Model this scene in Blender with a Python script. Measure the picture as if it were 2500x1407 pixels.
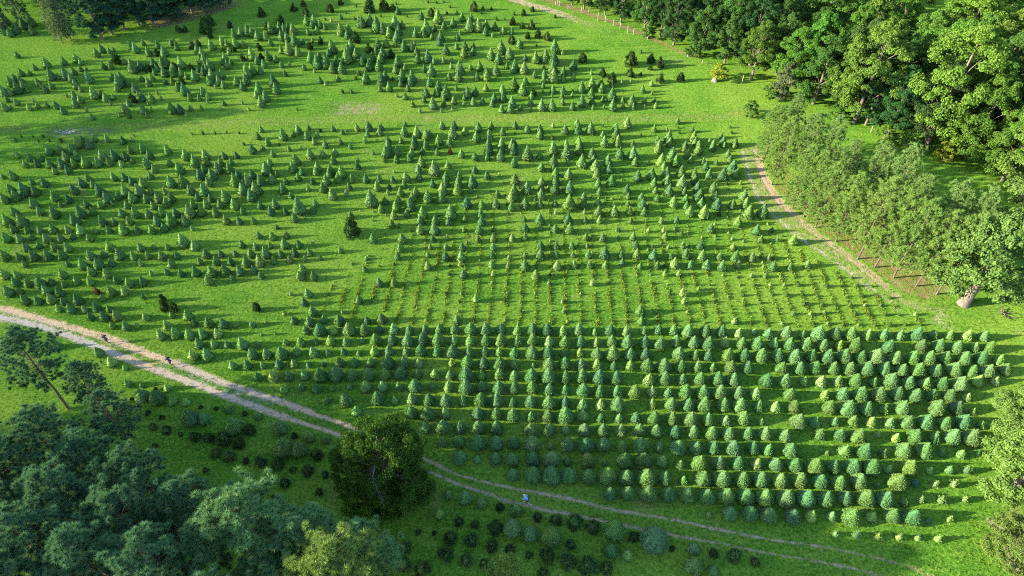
import bpy, math, random
import numpy as np
from mathutils import Vector

# ------------------------------------------------------------------ scene, camera, sky, sun, exposure
sc = bpy.context.scene
for o in list(bpy.data.objects):
    bpy.data.objects.remove(o)
C = sc.collection
random.seed(7)
RNG = np.random.default_rng(11)

IW, IH = 2500.0, 1407.0          # the photograph's pixels
FPX = 1667.0                     # focal length in those pixels
PITCH = math.radians(44.76)      # camera looks this far below the horizon
CAMH = 65.0                      # flying height in metres

cam_d = bpy.data.cameras.new('camera')
cam_d.sensor_width = 36.0
cam_d.lens = 36.0 * FPX / IW
cam_d.clip_end = 5000.0
cam = bpy.data.objects.new('camera', cam_d)
C.objects.link(cam)
cam.location = (0, 0, CAMH)
cam.rotation_euler = (math.pi / 2 - PITCH, 0, 0)
sc.camera = cam

SUN_EL = math.radians(16.5)
SUN_DIR = Vector((math.cos(SUN_EL) * 0.992, math.cos(SUN_EL) * 0.125, -math.sin(SUN_EL)))   # the way the light travels
w = bpy.data.worlds.new('World')
sc.world = w
w.use_nodes = True
nt = w.node_tree
nt.nodes.clear()
sky = nt.nodes.new('ShaderNodeTexSky')
sky.sky_type = 'NISHITA'
sky.sun_disc = False
sky.sun_elevation = SUN_EL
sky.sun_rotation = math.atan2(-SUN_DIR.x, -SUN_DIR.y) % (2 * math.pi)
sky.altitude = 200
sky.air_density = 1.0
sky.dust_density = 0.6
sky.ozone_density = 1.5
bg = nt.nodes.new('ShaderNodeBackground')
bg.inputs['Strength'].default_value = 0.14
wo = nt.nodes.new('ShaderNodeOutputWorld')
nt.links.new(sky.outputs[0], bg.inputs[0])
nt.links.new(bg.outputs[0], wo.inputs[0])

sun_d = bpy.data.lights.new('sun', 'SUN')
sun_d.energy = 5.0
sun_d.angle = math.radians(0.6)
sun_d.color = (1.0, 0.89, 0.64)
sun = bpy.data.objects.new('sun', sun_d)
C.objects.link(sun)
sun.location = (-80, 60, 60)
sun.rotation_euler = SUN_DIR.to_track_quat('-Z', 'Y').to_euler()

vs = sc.view_settings
vs.view_transform = 'Standard'
vs.look = 'None'
vs.gamma = 1.0
vs.use_curve_mapping = False
vs.exposure = 2.1
sc.cycles.max_bounces = 6
sc.cycles.diffuse_bounces = 2
sc.cycles.transmission_bounces = 3
sc.cycles.volume_bounces = 0
sc.cycles.use_denoising = False
sc.cycles.filter_width = 1.1

# ------------------------------------------------------------------ helpers
CP, SP = math.cos(PITCH), math.sin(PITCH)
YH = IH / 2 - FPX * math.tan(PITCH)

def at(px, py, z=0.0):
    """the point at height z that the photograph shows at pixel (px, py)"""
    u, v = (px - IW / 2) / FPX, (py - IH / 2) / FPX
    d = Vector((u, CP - v * SP, -SP - v * CP))
    t = (z - CAMH) / d.z
    return Vector((d.x * t, d.y * t, z))

def ppm(py):
    return CP * (py - YH) / CAMH          # pixels per metre across, for ground seen at row py

def dep(py):
    return PITCH + math.atan((py - IH / 2) / FPX)

def project(p):
    x, y, z = p[0], p[1], p[2] - CAMH
    zc = y * CP - z * SP
    return IW / 2 + FPX * x / zc, IH / 2 + FPX * (-(y * SP) - z * CP) / zc

def mesh(name, chunks, mats, attrs=None, smooth=False):
    """chunks: list of (V, F, material index); F is (n,3) or (n,4). attrs: {name: per-vertex array}"""
    V, L, LS, MI = [], [], [], []
    off = 0
    start = 0
    for v, f, m in chunks:
        v = np.asarray(v, dtype=np.float32).reshape(-1, 3)
        f = np.asarray(f, dtype=np.int32)
        if len(f) == 0:
            continue
        k = f.shape[1]
        V.append(v)
        L.append((f + off).ravel())
        LS.append(start + np.arange(len(f), dtype=np.int32) * k)
        MI.append(np.full(len(f), m, dtype=np.int32))
        start += f.size
        off += len(v)
    V = np.concatenate(V); L = np.concatenate(L); LS = np.concatenate(LS); MI = np.concatenate(MI)
    me = bpy.data.meshes.new(name)
    me.vertices.add(len(V)); me.vertices.foreach_set('co', V.ravel())
    me.loops.add(len(L)); me.loops.foreach_set('vertex_index', L)
    me.polygons.add(len(LS)); me.polygons.foreach_set('loop_start', LS)
    for m in mats:
        me.materials.append(m)
    me.polygons.foreach_set('material_index', MI)
    if smooth:
        me.polygons.foreach_set('use_smooth', np.ones(len(LS), dtype=bool))
    for an, arr in (attrs or {}).items():
        arr = np.asarray(arr, dtype=np.float32)
        if arr.ndim == 1:
            a = me.attributes.new(an, 'FLOAT', 'POINT'); a.data.foreach_set('value', arr)
        else:
            a = me.attributes.new(an, 'FLOAT_COLOR', 'POINT')
            a.data.foreach_set('color', np.concatenate([arr, np.ones((len(arr), 1), np.float32)], 1).ravel())
    me.update(calc_edges=True)
    me.validate()
    return me

def obj(name, me, parent=None, loc=None):
    o = bpy.data.objects.new(name, me)
    C.objects.link(o)
    if parent is not None:
        o.parent = parent
    if loc is not None:
        o.location = loc
    return o

def tag(o, label=None, cat=None, group=None, kind=None):
    if label: o['label'] = label
    if cat: o['category'] = cat
    if group: o['group'] = group
    if kind: o['kind'] = kind
    return o

def empty(name, loc, rz=0.0, scale=None):
    o = bpy.data.objects.new(name, None)
    C.objects.link(o)
    o.location = loc
    o.rotation_euler = (0, 0, rz)
    o.empty_display_size = 0.3
    if scale is not None:
        o.scale = scale
    return o

def unit(a):
    return a / np.maximum(np.linalg.norm(a, axis=-1, keepdims=True), 1e-9)

def tube(path, rad, n=7):
    path = np.asarray(path, float); rad = np.asarray(rad, float)
    k = len(path)
    tang = unit(np.gradient(path, axis=0))
    ref = np.array([0.31, 0.93, 0.12])
    a = unit(np.cross(tang, ref)); b = np.cross(tang, a)
    th = np.linspace(0, 2 * np.pi, n, endpoint=False)
    V = (path[:, None, :] + rad[:, None, None] * (np.cos(th)[None, :, None] * a[:, None, :] + np.sin(th)[None, :, None] * b[:, None, :])).reshape(-1, 3)
    F = []
    for i in range(k - 1):
        for j in range(n):
            j2 = (j + 1) % n
            F.append((i * n + j, i * n + j2, (i + 1) * n + j2, (i + 1) * n + j))
    return V, np.array(F)

def join(parts):
    V, F, off = [], [], 0
    for v, f in parts:
        V.append(v); F.append(np.asarray(f) + off); off += len(v)
    return np.concatenate(V), np.concatenate(F)

def blades(P, N, L, W, rng, spread=0.6):
    """one pointed blade per point"""
    n = len(P)
    d = unit(unit(N) + spread * rng.normal(size=(n, 3)))
    s = unit(np.cross(d, rng.normal(size=(n, 3))))
    L = np.broadcast_to(L, (n,))[:, None]; W = np.broadcast_to(W, (n,))[:, None]
    V = np.stack([P - s * W / 2, P + s * W / 2, P + d * L], 1).reshape(-1, 3)
    return V, np.arange(3 * n).reshape(-1, 3)

def leaves(P, N, L, W, rng, spread=0.8):
    """one kite-shaped leaf spray per point, facing roughly along N"""
    n = len(P)
    nn = unit(unit(N) + spread * rng.normal(size=(n, 3)))
    a = unit(np.cross(nn, rng.normal(size=(n, 3)))); b = np.cross(nn, a)
    L = np.broadcast_to(L, (n,))[:, None]; W = np.broadcast_to(W, (n,))[:, None]
    V = np.stack([P + a * L * .5, P + b * W * .5, P - a * L * .5, P - b * W * .5], 1).reshape(-1, 3)
    return V, np.arange(4 * n).reshape(-1, 4)

def sph(n, rng):
    return unit(rng.normal(size=(n, 3)))

# ------------------------------------------------------------------ materials
def new_mat(name):
    m = bpy.data.materials.new(name)
    m.use_nodes = True
    t = m.node_tree
    t.nodes.clear()
    out = t.nodes.new('ShaderNodeOutputMaterial')
    return m, t, out

def nd(t, typ, **kw):
    n = t.nodes.new(typ)
    for k, v in kw.items():
        setattr(n, k, v)
    return n

def mixc(t, fac, a, b, mode='MIX'):
    n = t.nodes.new('ShaderNodeMix')
    n.data_type = 'RGBA'; n.blend_type = mode
    if isinstance(fac, (int, float)): n.inputs[0].default_value = fac
    else: t.links.new(fac, n.inputs[0])
    for s, v in ((6, a), (7, b)):
        if isinstance(v, tuple): n.inputs[s].default_value = (*v[:3], 1)
        else: t.links.new(v, n.inputs[s])
    return n.outputs[2]

def math_(t, op, a, b=None, c=None, clamp=False):
    n = t.nodes.new('ShaderNodeMath'); n.operation = op; n.use_clamp = clamp
    for i, v in enumerate((a, b, c)):
        if v is None: continue
        if isinstance(v, (int, float)): n.inputs[i].default_value = v
        else: t.links.new(v, n.inputs[i])
    return n.outputs[0]

def noise(t, vec, scale, detail=4.0, rough=0.55, dist=0.0):
    n = t.nodes.new('ShaderNodeTexNoise')
    n.inputs['Scale'].default_value = scale; n.inputs['Detail'].default_value = detail
    n.inputs['Roughness'].default_value = rough; n.inputs['Distortion'].default_value = dist
    t.links.new(vec, n.inputs['Vector'])
    return n.outputs['Fac']

def remap(t, v, a, b, lo=0.0, hi=1.0):
    n = t.nodes.new('ShaderNodeMapRange'); n.interpolation_type = 'SMOOTHSTEP'
    t.links.new(v, n.inputs[0])
    for i, x in enumerate((a, b, lo, hi)): n.inputs[i + 1].default_value = x
    return n.outputs[0]

def grass_nodes(t):
    """grass colour and height from the place on the ground, shared by the ground and by everything laid on it"""
    g = nd(t, 'ShaderNodeNewGeometry')
    pos = g.outputs['Position']
    big = noise(t, pos, 0.035, 3.0, 0.6, 0.4)
    mid = noise(t, pos, 0.22, 4.0, 0.6, 0.3)
    fin = noise(t, pos, 3.0, 7.0, 0.82)
    st = nd(t, 'ShaderNodeVectorMath', operation='MULTIPLY'); st.inputs[1].default_value = (0.10, 0.75, 1.0)
    t.links.new(pos, st.inputs[0])
    mow = noise(t, st.outputs[0], 1.6, 4.0, 0.65)
    c1 = mixc(t, remap(t, mid, 0.32, 0.68), (0.056, 0.152, 0.015), (0.095, 0.205, 0.021))
    c2 = mixc(t, remap(t, big, 0.40, 0.66), c1, (0.140, 0.232, 0.028))
    c3 = mixc(t, math_(t, 'MULTIPLY', remap(t, mow, 0.48, 0.66), 0.60), c2, (0.162, 0.245, 0.036))
    c4 = mixc(t, math_(t, 'MULTIPLY', remap(t, fin, 0.49, 0.62), 0.75), c3, (0.180, 0.300, 0.042))
    c5 = mixc(t, math_(t, 'MULTIPLY', remap(t, fin, 0.50, 0.39), 0.80), c4, (0.026, 0.082, 0.009))
    dry = math_(t, 'MULTIPLY', remap(t, noise(t, pos, 0.09, 5.0, 0.65, 0.8), 0.60, 0.74), 0.45)
    c6 = mixc(t, dry, c5, (0.235, 0.205, 0.085))
    h = math_(t, 'ADD', math_(t, 'MULTIPLY', fin, 0.10), math_(t, 'MULTIPLY', noise(t, pos, 0.9, 3.0), 0.14))
    return c6, h, pos, fin

def ground_mat(name, layered):
    m, t, out = new_mat(name)
    col, h, pos, fin = grass_nodes(t)
    if layered:
        a = nd(t, 'ShaderNodeAttribute', attribute_name='bare')
        s = nd(t, 'ShaderNodeAttribute', attribute_name='soil')
        rag = math_(t, 'ADD', math_(t, 'MULTIPLY', noise(t, pos, 1.1, 5.0, 0.7), 0.65), math_(t, 'MULTIPLY', noise(t, pos, 5.0, 4.0, 0.7), 0.35))
        mk = math_(t, 'ADD', a.outputs['Fac'], math_(t, 'MULTIPLY', math_(t, 'SUBTRACT', rag, 0.5), 2.6))
        mk = remap(t, mk, 0.22, 0.86)
        mk = math_(t, 'MULTIPLY', mk, remap(t, a.outputs['Fac'], 0.02, 0.22))
        soil = mixc(t, remap(t, noise(t, pos, 7.0, 5.0, 0.75), 0.35, 0.7), mixc(t, 1.0, s.outputs['Color'], (0.62, 0.60, 0.58), 'MULTIPLY'), s.outputs['Color'])
        soil = mixc(t, math_(t, 'MULTIPLY', remap(t, noise(t, pos, 0.7, 3.0), 0.5, 0.7), 0.4), soil, (0.30, 0.26, 0.22))
        col = mixc(t, mk, col, soil)
        h = math_(t, 'MULTIPLY', h, math_(t, 'SUBTRACT', 1.0, math_(t, 'MULTIPLY', mk, 0.8)))
    b = nd(t, 'ShaderNodeBump'); b.inputs['Strength'].default_value = 0.9; b.inputs['Distance'].default_value = 0.9
    t.links.new(h, b.inputs['Height'])
    p = nd(t, 'ShaderNodeBsdfDiffuse'); p.inputs['Roughness'].default_value = 0.6
    t.links.new(col, p.inputs['Color']); t.links.new(b.outputs[0], p.inputs['Normal'])
    t.links.new(p.outputs[0], out.inputs[0])
    return m

def leaf_mat(name, base=None, source='COLOR', var=0.35, trans=0.25, hue=(1.25, 1.1, 0.7), gloss=0.0, nscale=2.3, rough=0.0):
    """foliage: colour from the object's own colour, from an attribute or fixed; every leaf island a little different"""
    m, t, out = new_mat(name)
    if source == 'OBJECT':
        n = nd(t, 'ShaderNodeObjectInfo'); col = n.outputs['Color']
    elif source == 'ATTR':
        n = nd(t, 'ShaderNodeAttribute', attribute_name='tint'); col = n.outputs['Color']
    else:
        n = nd(t, 'ShaderNodeRGB'); n.outputs[0].default_value = (*base, 1); col = n.outputs[0]
    g = nd(t, 'ShaderNodeNewGeometry')
    light = mixc(t, 1.0, col, (hue[0], hue[1], hue[2]), 'MULTIPLY')
    dark = mixc(t, 1.0, col, (1 - var, 1 - var * .9, 1 - var * .7), 'MULTIPLY')
    c = mixc(t, g.outputs['Random Per Island'], dark, light)
    tc = nd(t, 'ShaderNodeTexCoord')
    nz = noise(t, tc.outputs['Object'], nscale, 3.0, 0.6)
    c = mixc(t, math_(t, 'MULTIPLY', remap(t, nz, 0.45, 0.7), 0.35), c, light)
    d = nd(t, 'ShaderNodeBsdfDiffuse'); t.links.new(c, d.inputs['Color'])
    if rough:
        bp = nd(t, 'ShaderNodeBump'); bp.inputs['Strength'].default_value = 1.0; bp.inputs['Distance'].default_value = rough
        t.links.new(noise(t, tc.outputs['Object'], 16.0, 3.0, 0.7), bp.inputs['Height']); t.links.new(bp.outputs[0], d.inputs['Normal'])
    tr = nd(t, 'ShaderNodeBsdfTranslucent')
    t.links.new(mixc(t, 1.0, c, (1.15, 1.05, 0.55), 'MULTIPLY'), tr.inputs['Color'])
    mx = nd(t, 'ShaderNodeMixShader'); mx.inputs[0].default_value = trans
    t.links.new(d.outputs[0], mx.inputs[1]); t.links.new(tr.outputs[0], mx.inputs[2])
    sh = mx.outputs[0]
    if gloss:
        gl = nd(t, 'ShaderNodeBsdfGlossy'); gl.inputs['Roughness'].default_value = 0.5
        m2 = nd(t, 'ShaderNodeMixShader'); m2.inputs[0].default_value = gloss
        t.links.new(sh, m2.inputs[1]); t.links.new(gl.outputs[0], m2.inputs[2]); sh = m2.outputs[0]
    t.links.new(sh, out.inputs[0])
    return m

def bark_mat(name, a, b, scale=6.0):
    m, t, out = new_mat(name)
    tc = nd(t, 'ShaderNodeTexCoord')
    mp = nd(t, 'ShaderNodeVectorMath', operation='MULTIPLY'); mp.inputs[1].default_value = (1, 1, 0.25)
    t.links.new(tc.outputs['Object'], mp.inputs[0])
    nz = noise(t, mp.outputs[0], scale, 5.0, 0.7)
    c = mixc(t, remap(t, nz, 0.35, 0.65), a, b)
    bp = nd(t, 'ShaderNodeBump'); bp.inputs['Distance'].default_value = 0.06
    t.links.new(nz, bp.inputs['Height'])
    d = nd(t, 'ShaderNodeBsdfDiffuse'); t.links.new(c, d.inputs['Color']); t.links.new(bp.outputs[0], d.inputs['Normal'])
    t.links.new(d.outputs[0], out.inputs[0])
    return m

def plain_mat(name, a, b=None, scale=9.0, rough=0.8):
    m, t, out = new_mat(name)
    tc = nd(t, 'ShaderNodeTexCoord')
    c = mixc(t, remap(t, noise(t, tc.outputs['Object'], scale, 4.0, 0.6), 0.35, 0.65), a, b or tuple(x * .75 for x in a))
    p = nd(t, 'ShaderNodeBsdfPrincipled'); p.inputs['Roughness'].default_value = rough
    t.links.new(c, p.inputs['Base Color']); t.links.new(p.outputs[0], out.inputs[0])
    return m

M_GRASS = ground_mat('meadow_grass', False)
M_LAYER = ground_mat('worn_grass_and_soil', True)
M_CON = leaf_mat('conifer_needles', source='OBJECT', var=0.38, trans=0.12, hue=(1.42, 1.25, 0.95), nscale=11, rough=0.12)
M_CONA = leaf_mat('conifer_needles_far', source='ATTR', var=0.50, trans=0.10, hue=(1.45, 1.25, 0.90))
M_LEAF = leaf_mat('broad_leaves', source='OBJECT', var=0.40, trans=0.28, hue=(1.18, 1.16, 0.75))
M_NEED = leaf_mat('pine_needles', source='OBJECT', var=0.40, trans=0.22, hue=(1.30, 1.15, 0.8))
M_TUFT = leaf_mat('grass_tufts', source='ATTR', var=0.35, trans=0.30)
M_BARK = bark_mat('pine_bark', (0.075, 0.060, 0.048), (0.140, 0.118, 0.095))
M_BARKP = bark_mat('pale_bark', (0.095, 0.082, 0.068), (0.190, 0.165, 0.138))
M_BARKD = bark_mat('grey_dead_wood', (0.09, 0.09, 0.10), (0.16, 0.16, 0.175))
M_STONE = plain_mat('pale_stone', (0.22, 0.21, 0.20), (0.13, 0.125, 0.12), 4.0)
M_POST = bark_mat('weathered_post_wood', (0.20, 0.18, 0.15), (0.33, 0.30, 0.26), 12)

# ------------------------------------------------------------------ the ground and what is worn into it
def ground():
    n = 60
    xs = np.concatenate([[-3000, -900, -300], np.linspace(-150, 150, n), [300, 900, 3000]])
    ys = np.concatenate([[-3000, -900, -200], np.linspace(-20, 230, n), [400, 1000, 3500]])
    X, Y = np.meshgrid(xs, ys)
    V = np.stack([X.ravel(), Y.ravel(), np.zeros(X.size)], 1)
    k = len(xs)
    F = np.array([(j * k + i, j * k + i + 1, (j + 1) * k + i + 1, (j + 1) * k + i) for j in range(len(ys) - 1) for i in range(k - 1)])
    o = obj('ground', mesh('ground', [(V, F, 0)], [M_GRASS]))
    tag(o, kind='structure')
ground()

def resample(pts, n):
    p = np.array([tuple(at(*q))[:2] for q in pts])
    # a smooth curve through the points
    d = np.concatenate([[0], np.cumsum(np.linalg.norm(np.diff(p, axis=0), axis=1))])
    s = np.linspace(0, d[-1], n)
    q = np.stack([np.interp(s, d, p[:, 0]), np.interp(s, d, p[:, 1])], 1)
    for _ in range(3):
        q[1:-1] = 0.25 * q[:-2] + 0.5 * q[1:-1] + 0.25 * q[2:]
    return q

def loft(name, up, lo, margin, z, maskf, soilf, n=160, m=28, tail=8.0, label=None):
    """a strip of ground between two lines, with its own bareness and soil colour"""
    U, L = resample(up, n), resample(lo, n)
    d = unit(U - L)
    A, B = U + d * margin, L - d * margin
    V, bare, soil = [], [], []
    for i in range(n):
        f = i / (n - 1)
        ends = min(1.0, f * tail, (1 - f) * tail)
        for j in range(m):
            t = j / (m - 1)
            p = A[i] * (1 - t) + B[i] * t
            du = abs(np.dot(p - U[i], d[i])); dl = abs(np.dot(p - L[i], d[i]))
            edge = min(1.0, t * 7, (1 - t) * 7)
            V.append((p[0], p[1], z))
            bare.append(maskf(du, dl, f) * ends * edge)
            soil.append(soilf(du, dl, f))
    F = np.array([(i * m + j, i * m + j + 1, (i + 1) * m + j + 1, (i + 1) * m + j) for i in range(n - 1) for j in range(m - 1)])
    o = obj(name, mesh(name, [(np.array(V), F, 0)], [M_LAYER], {'bare': np.array(bare), 'soil': np.array(soil)}))
    return tag(o, kind='structure')

PEACH, SHADY_GRAVEL, STRAW, LITTER = (0.58, 0.43, 0.28), (0.42, 0.42, 0.41), (0.27, 0.23, 0.12), (0.24, 0.15, 0.08)
def lerp(a, b, t): return tuple(x * (1 - t) + y * t for x, y in zip(a, b))
def gs(d, w): return math.exp(-(d / w) ** 2)

UP1 = [(-150, 718), (15, 756), (154, 795), (271, 828), (371, 869), (448, 895), (538, 933), (637, 966), (697, 984), (774, 1015), (838, 1035), (940, 1078), (1040, 1121), (1106, 1155), (1183, 1178), (1266, 1195), (1368, 1213), (1496, 1245), (1624, 1265), (1752, 1293), (1877, 1318), (2014, 1336), (2116, 1357), (2218, 1382), (2290, 1420), (2370, 1500)]
LO1 = [(-180, 735), (-40, 768), (72, 790), (166, 820), (256, 854), (358, 895), (461, 933), (563, 971), (637, 997), (697, 1020), (812, 1056), (930, 1105), (1055, 1155), (1119, 1183), (1209, 1211), (1240, 1224), (1342, 1247), (1445, 1267), (1573, 1293), (1675, 1313), (1778, 1331), (1877, 1352), (1962, 1364), (2065, 1385), (2142, 1403), (2210, 1440), (2280, 1520)]
def m1(du, dl, f):
    k = 1.0 if f < 0.42 else (1.0 - 0.20 * min(1, (f - 0.42) / 0.15))
    if f > 0.70: k -= 0.32 * (f - 0.7) / 0.3
    wd = 0.72 if f < 0.45 else 0.50
    c = 0.52 if f < 0.42 else 0.18
    return max(k * gs(du, wd), k * gs(dl, wd), c * gs((du + dl) / 2, 1.6))
def s1(du, dl, f):
    g = 0.75 * gs(dl, 0.9) * (1 if f < 0.22 else max(0.0, 1 - (f - 0.22) / 0.06))  # grey gravel, with the cool shade on the ruts put into its colour
    if 0.29 < f < 0.42: g = max(g, 0.7 * gs((du - dl), 0.6) + 0.4)
    return lerp(PEACH, SHADY_GRAVEL, min(1, g)) if f < 0.5 else lerp(PEACH, (0.40, 0.35, 0.23), 0.75)
loft('dirt_track', UP1, LO1, 1.5, 0.020, m1, s1, n=420, m=44, tail=60)

UP2 = [(1215, -22), (1266, -1), (1317, 13), (1368, 28), (1419, 45), (1470, 62), (1522, 84), (1565, 103), (1620, 126), (1650, 142), (1720, 160), (1770, 180)]
LO2 = [(1200, -16), (1256, 5), (1307, 20), (1358, 36), (1405, 55), (1452, 74), (1502, 97), (1548, 119), (1598, 141), (1630, 154), (1700, 175), (1750, 195)]
loft('woodland_track', UP2, LO2, 2.2, 0.016,
     lambda a, b, f: (0.90 if 0.62 < f < 0.86 else 0.85) * gs(max(0, (a + b) / 2 - 0.5), 0.9) * (0.6 if f > .88 else 1),
     lambda a, b, f: lerp((0.38, 0.30, 0.18), (0.48, 0.42, 0.34), 1 if 0.62 < f < 0.86 else 0.2), n=200, m=24, tail=20)
UPL = [(1300, -8), (1365, 6), (1420, 24), (1500, 56), (1560, 78), (1640, 118), (1714, 152), (1760, 178)]
LOL = [(1290, 2), (1350, 17), (1410, 36), (1480, 60), (1535, 84), (1610, 120), (1690, 160), (1735, 182)]
loft('fence_line_earth', UPL, LOL, 1.0, 0.008, lambda a, b, f: 0.62, lambda a, b, f: lerp(LITTER, STRAW, 0.35), n=140, m=14, tail=12)

UP3 = [(1842, 345), (1850, 376), (1860, 420), (1880, 460), (1908, 497), (1945, 528), (1995, 574), (2056, 614), (2104, 652), (2150, 690), (2205, 735), (2270, 775)]
LO3 = [(1806, 350), (1818, 384), (1828, 430), (1842, 466), (1868, 508), (1906, 540), (1958, 585), (2022, 627), (2076, 668), (2132, 708), (2185, 750), (2245, 790)]
loft('pine_row_track', UP3, LO3, 1.2, 0.020,
     lambda a, b, f: max(0.85 * gs(a - 0.3, 0.7) * (0.75 if f > .45 else 1), (0.62 if f < .5 else 0.50) * gs(b, 0.40), 0.40) * (0.75 if f > 0.85 else 1),
     lambda a, b, f: lerp((0.40, 0.30, 0.21), (0.46, 0.40, 0.33), gs(b, 0.5)), n=200, m=26, tail=16)
UPN = [(1900, 395), (1960, 430), (2040, 480), (2130, 560), (2250, 640), (2345, 668), (2420, 690)]
LON = [(1862, 440), (1912, 510), (1985, 566), (2080, 640), (2160, 700), (2250, 735), (2330, 758)]
loft('needle_litter', UPN, LON, 0.6, 0.012, lambda a, b, f: 0.52, lambda a, b, f: lerp(LITTER, (0.30, 0.20, 0.125), 0.5 if f > .6 else 0.1), n=120, m=20, tail=9)

UP4 = [(-120, 312), (0, 307), (200, 305), (450, 300), (640, 291), (900, 283), (1250, 281), (1500, 281), (1760, 277), (1830, 262), (1880, 240)]
LO4 = [(-120, 330), (0, 325), (200, 322), (450, 315), (640, 306), (900, 297), (1250, 296), (1500, 297), (1780, 294), (1860, 280), (1920, 258)]
loft('mown_lane', UP4, LO4, 0.8, 0.010, lambda a, b, f: 0.40, lambda a, b, f: (0.24, 0.265, 0.075), n=220, m=12, tail=25)
loft('bare_patch', [(790, 252), (850, 250), (920, 252), (960, 258)], [(780, 282), (850, 286), (920, 282), (965, 276)], 0.8, 0.008,
     lambda a, b, f: 0.44, lambda a, b, f: (0.38, 0.29, 0.20), n=40, m=14, tail=4)
loft('muddy_puddle_bed', [(70, 312), (140, 312), (210, 312), (330, 310)], [(70, 330), (140, 334), (210, 332), (330, 322)], 0.5, 0.016,
     lambda a, b, f: 0.46, lambda a, b, f: (0.15, 0.14, 0.12), n=50, m=12, tail=4)
loft('worn_turf', [(2150, 700), (2210, 715), (2280, 745), (2350, 780)], [(2160, 740), (2230, 765), (2290, 795), (2370, 815)], 0.8, 0.008,
     lambda a, b, f: 0.38, lambda a, b, f: (0.40, 0.35, 0.24), n=50, m=16, tail=4)
loft('sandy_corner', [(2395, 1235), (2440, 1300), (2480, 1380), (2520, 1460)], [(2480, 1215), (2520, 1290), (2560, 1370), (2600, 1450)], 1.0, 0.010,
     lambda a, b, f: 0.55, lambda a, b, f: (0.46, 0.36, 0.28), n=40, m=16, tail=4)

# ------------------------------------------------------------------ where the young conifers stand
# x, y and height of each crown in pixels of an enlarged (x 3.90625) piece of the photograph that starts at (ox, oy)
Z = 2500 / 640.0
TILES = {'U1': (0, 0), 'U2': (620, 0), 'U3': (1240, 0), 'M1': (0, 350), 'M2': (620, 350), 'M3': (1240, 350), 'M4': (1860, 350),
         'T1': (0, 700), 'T2': (620, 700), 'T3': (1240, 700), 'T4': (1860, 700), 'B1': (0, 1047), 'B2': (620, 1047), 'B3': (1240, 1047), 'B4': (1860, 1047)}
def parse(text):
    out, ox, oy = [], 0, 0
    for w_ in text.split():
        if w_ in TILES:
            ox, oy = TILES[w_]; continue
        code = ''
        if w_[-1].isalpha():
            code, w_ = w_[-1], w_[:-1]
        x, y, s = (float(q) for q in w_.split(','))
        out.append((ox + x / Z, oy + y / Z, s / Z, code))
    return out

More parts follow.
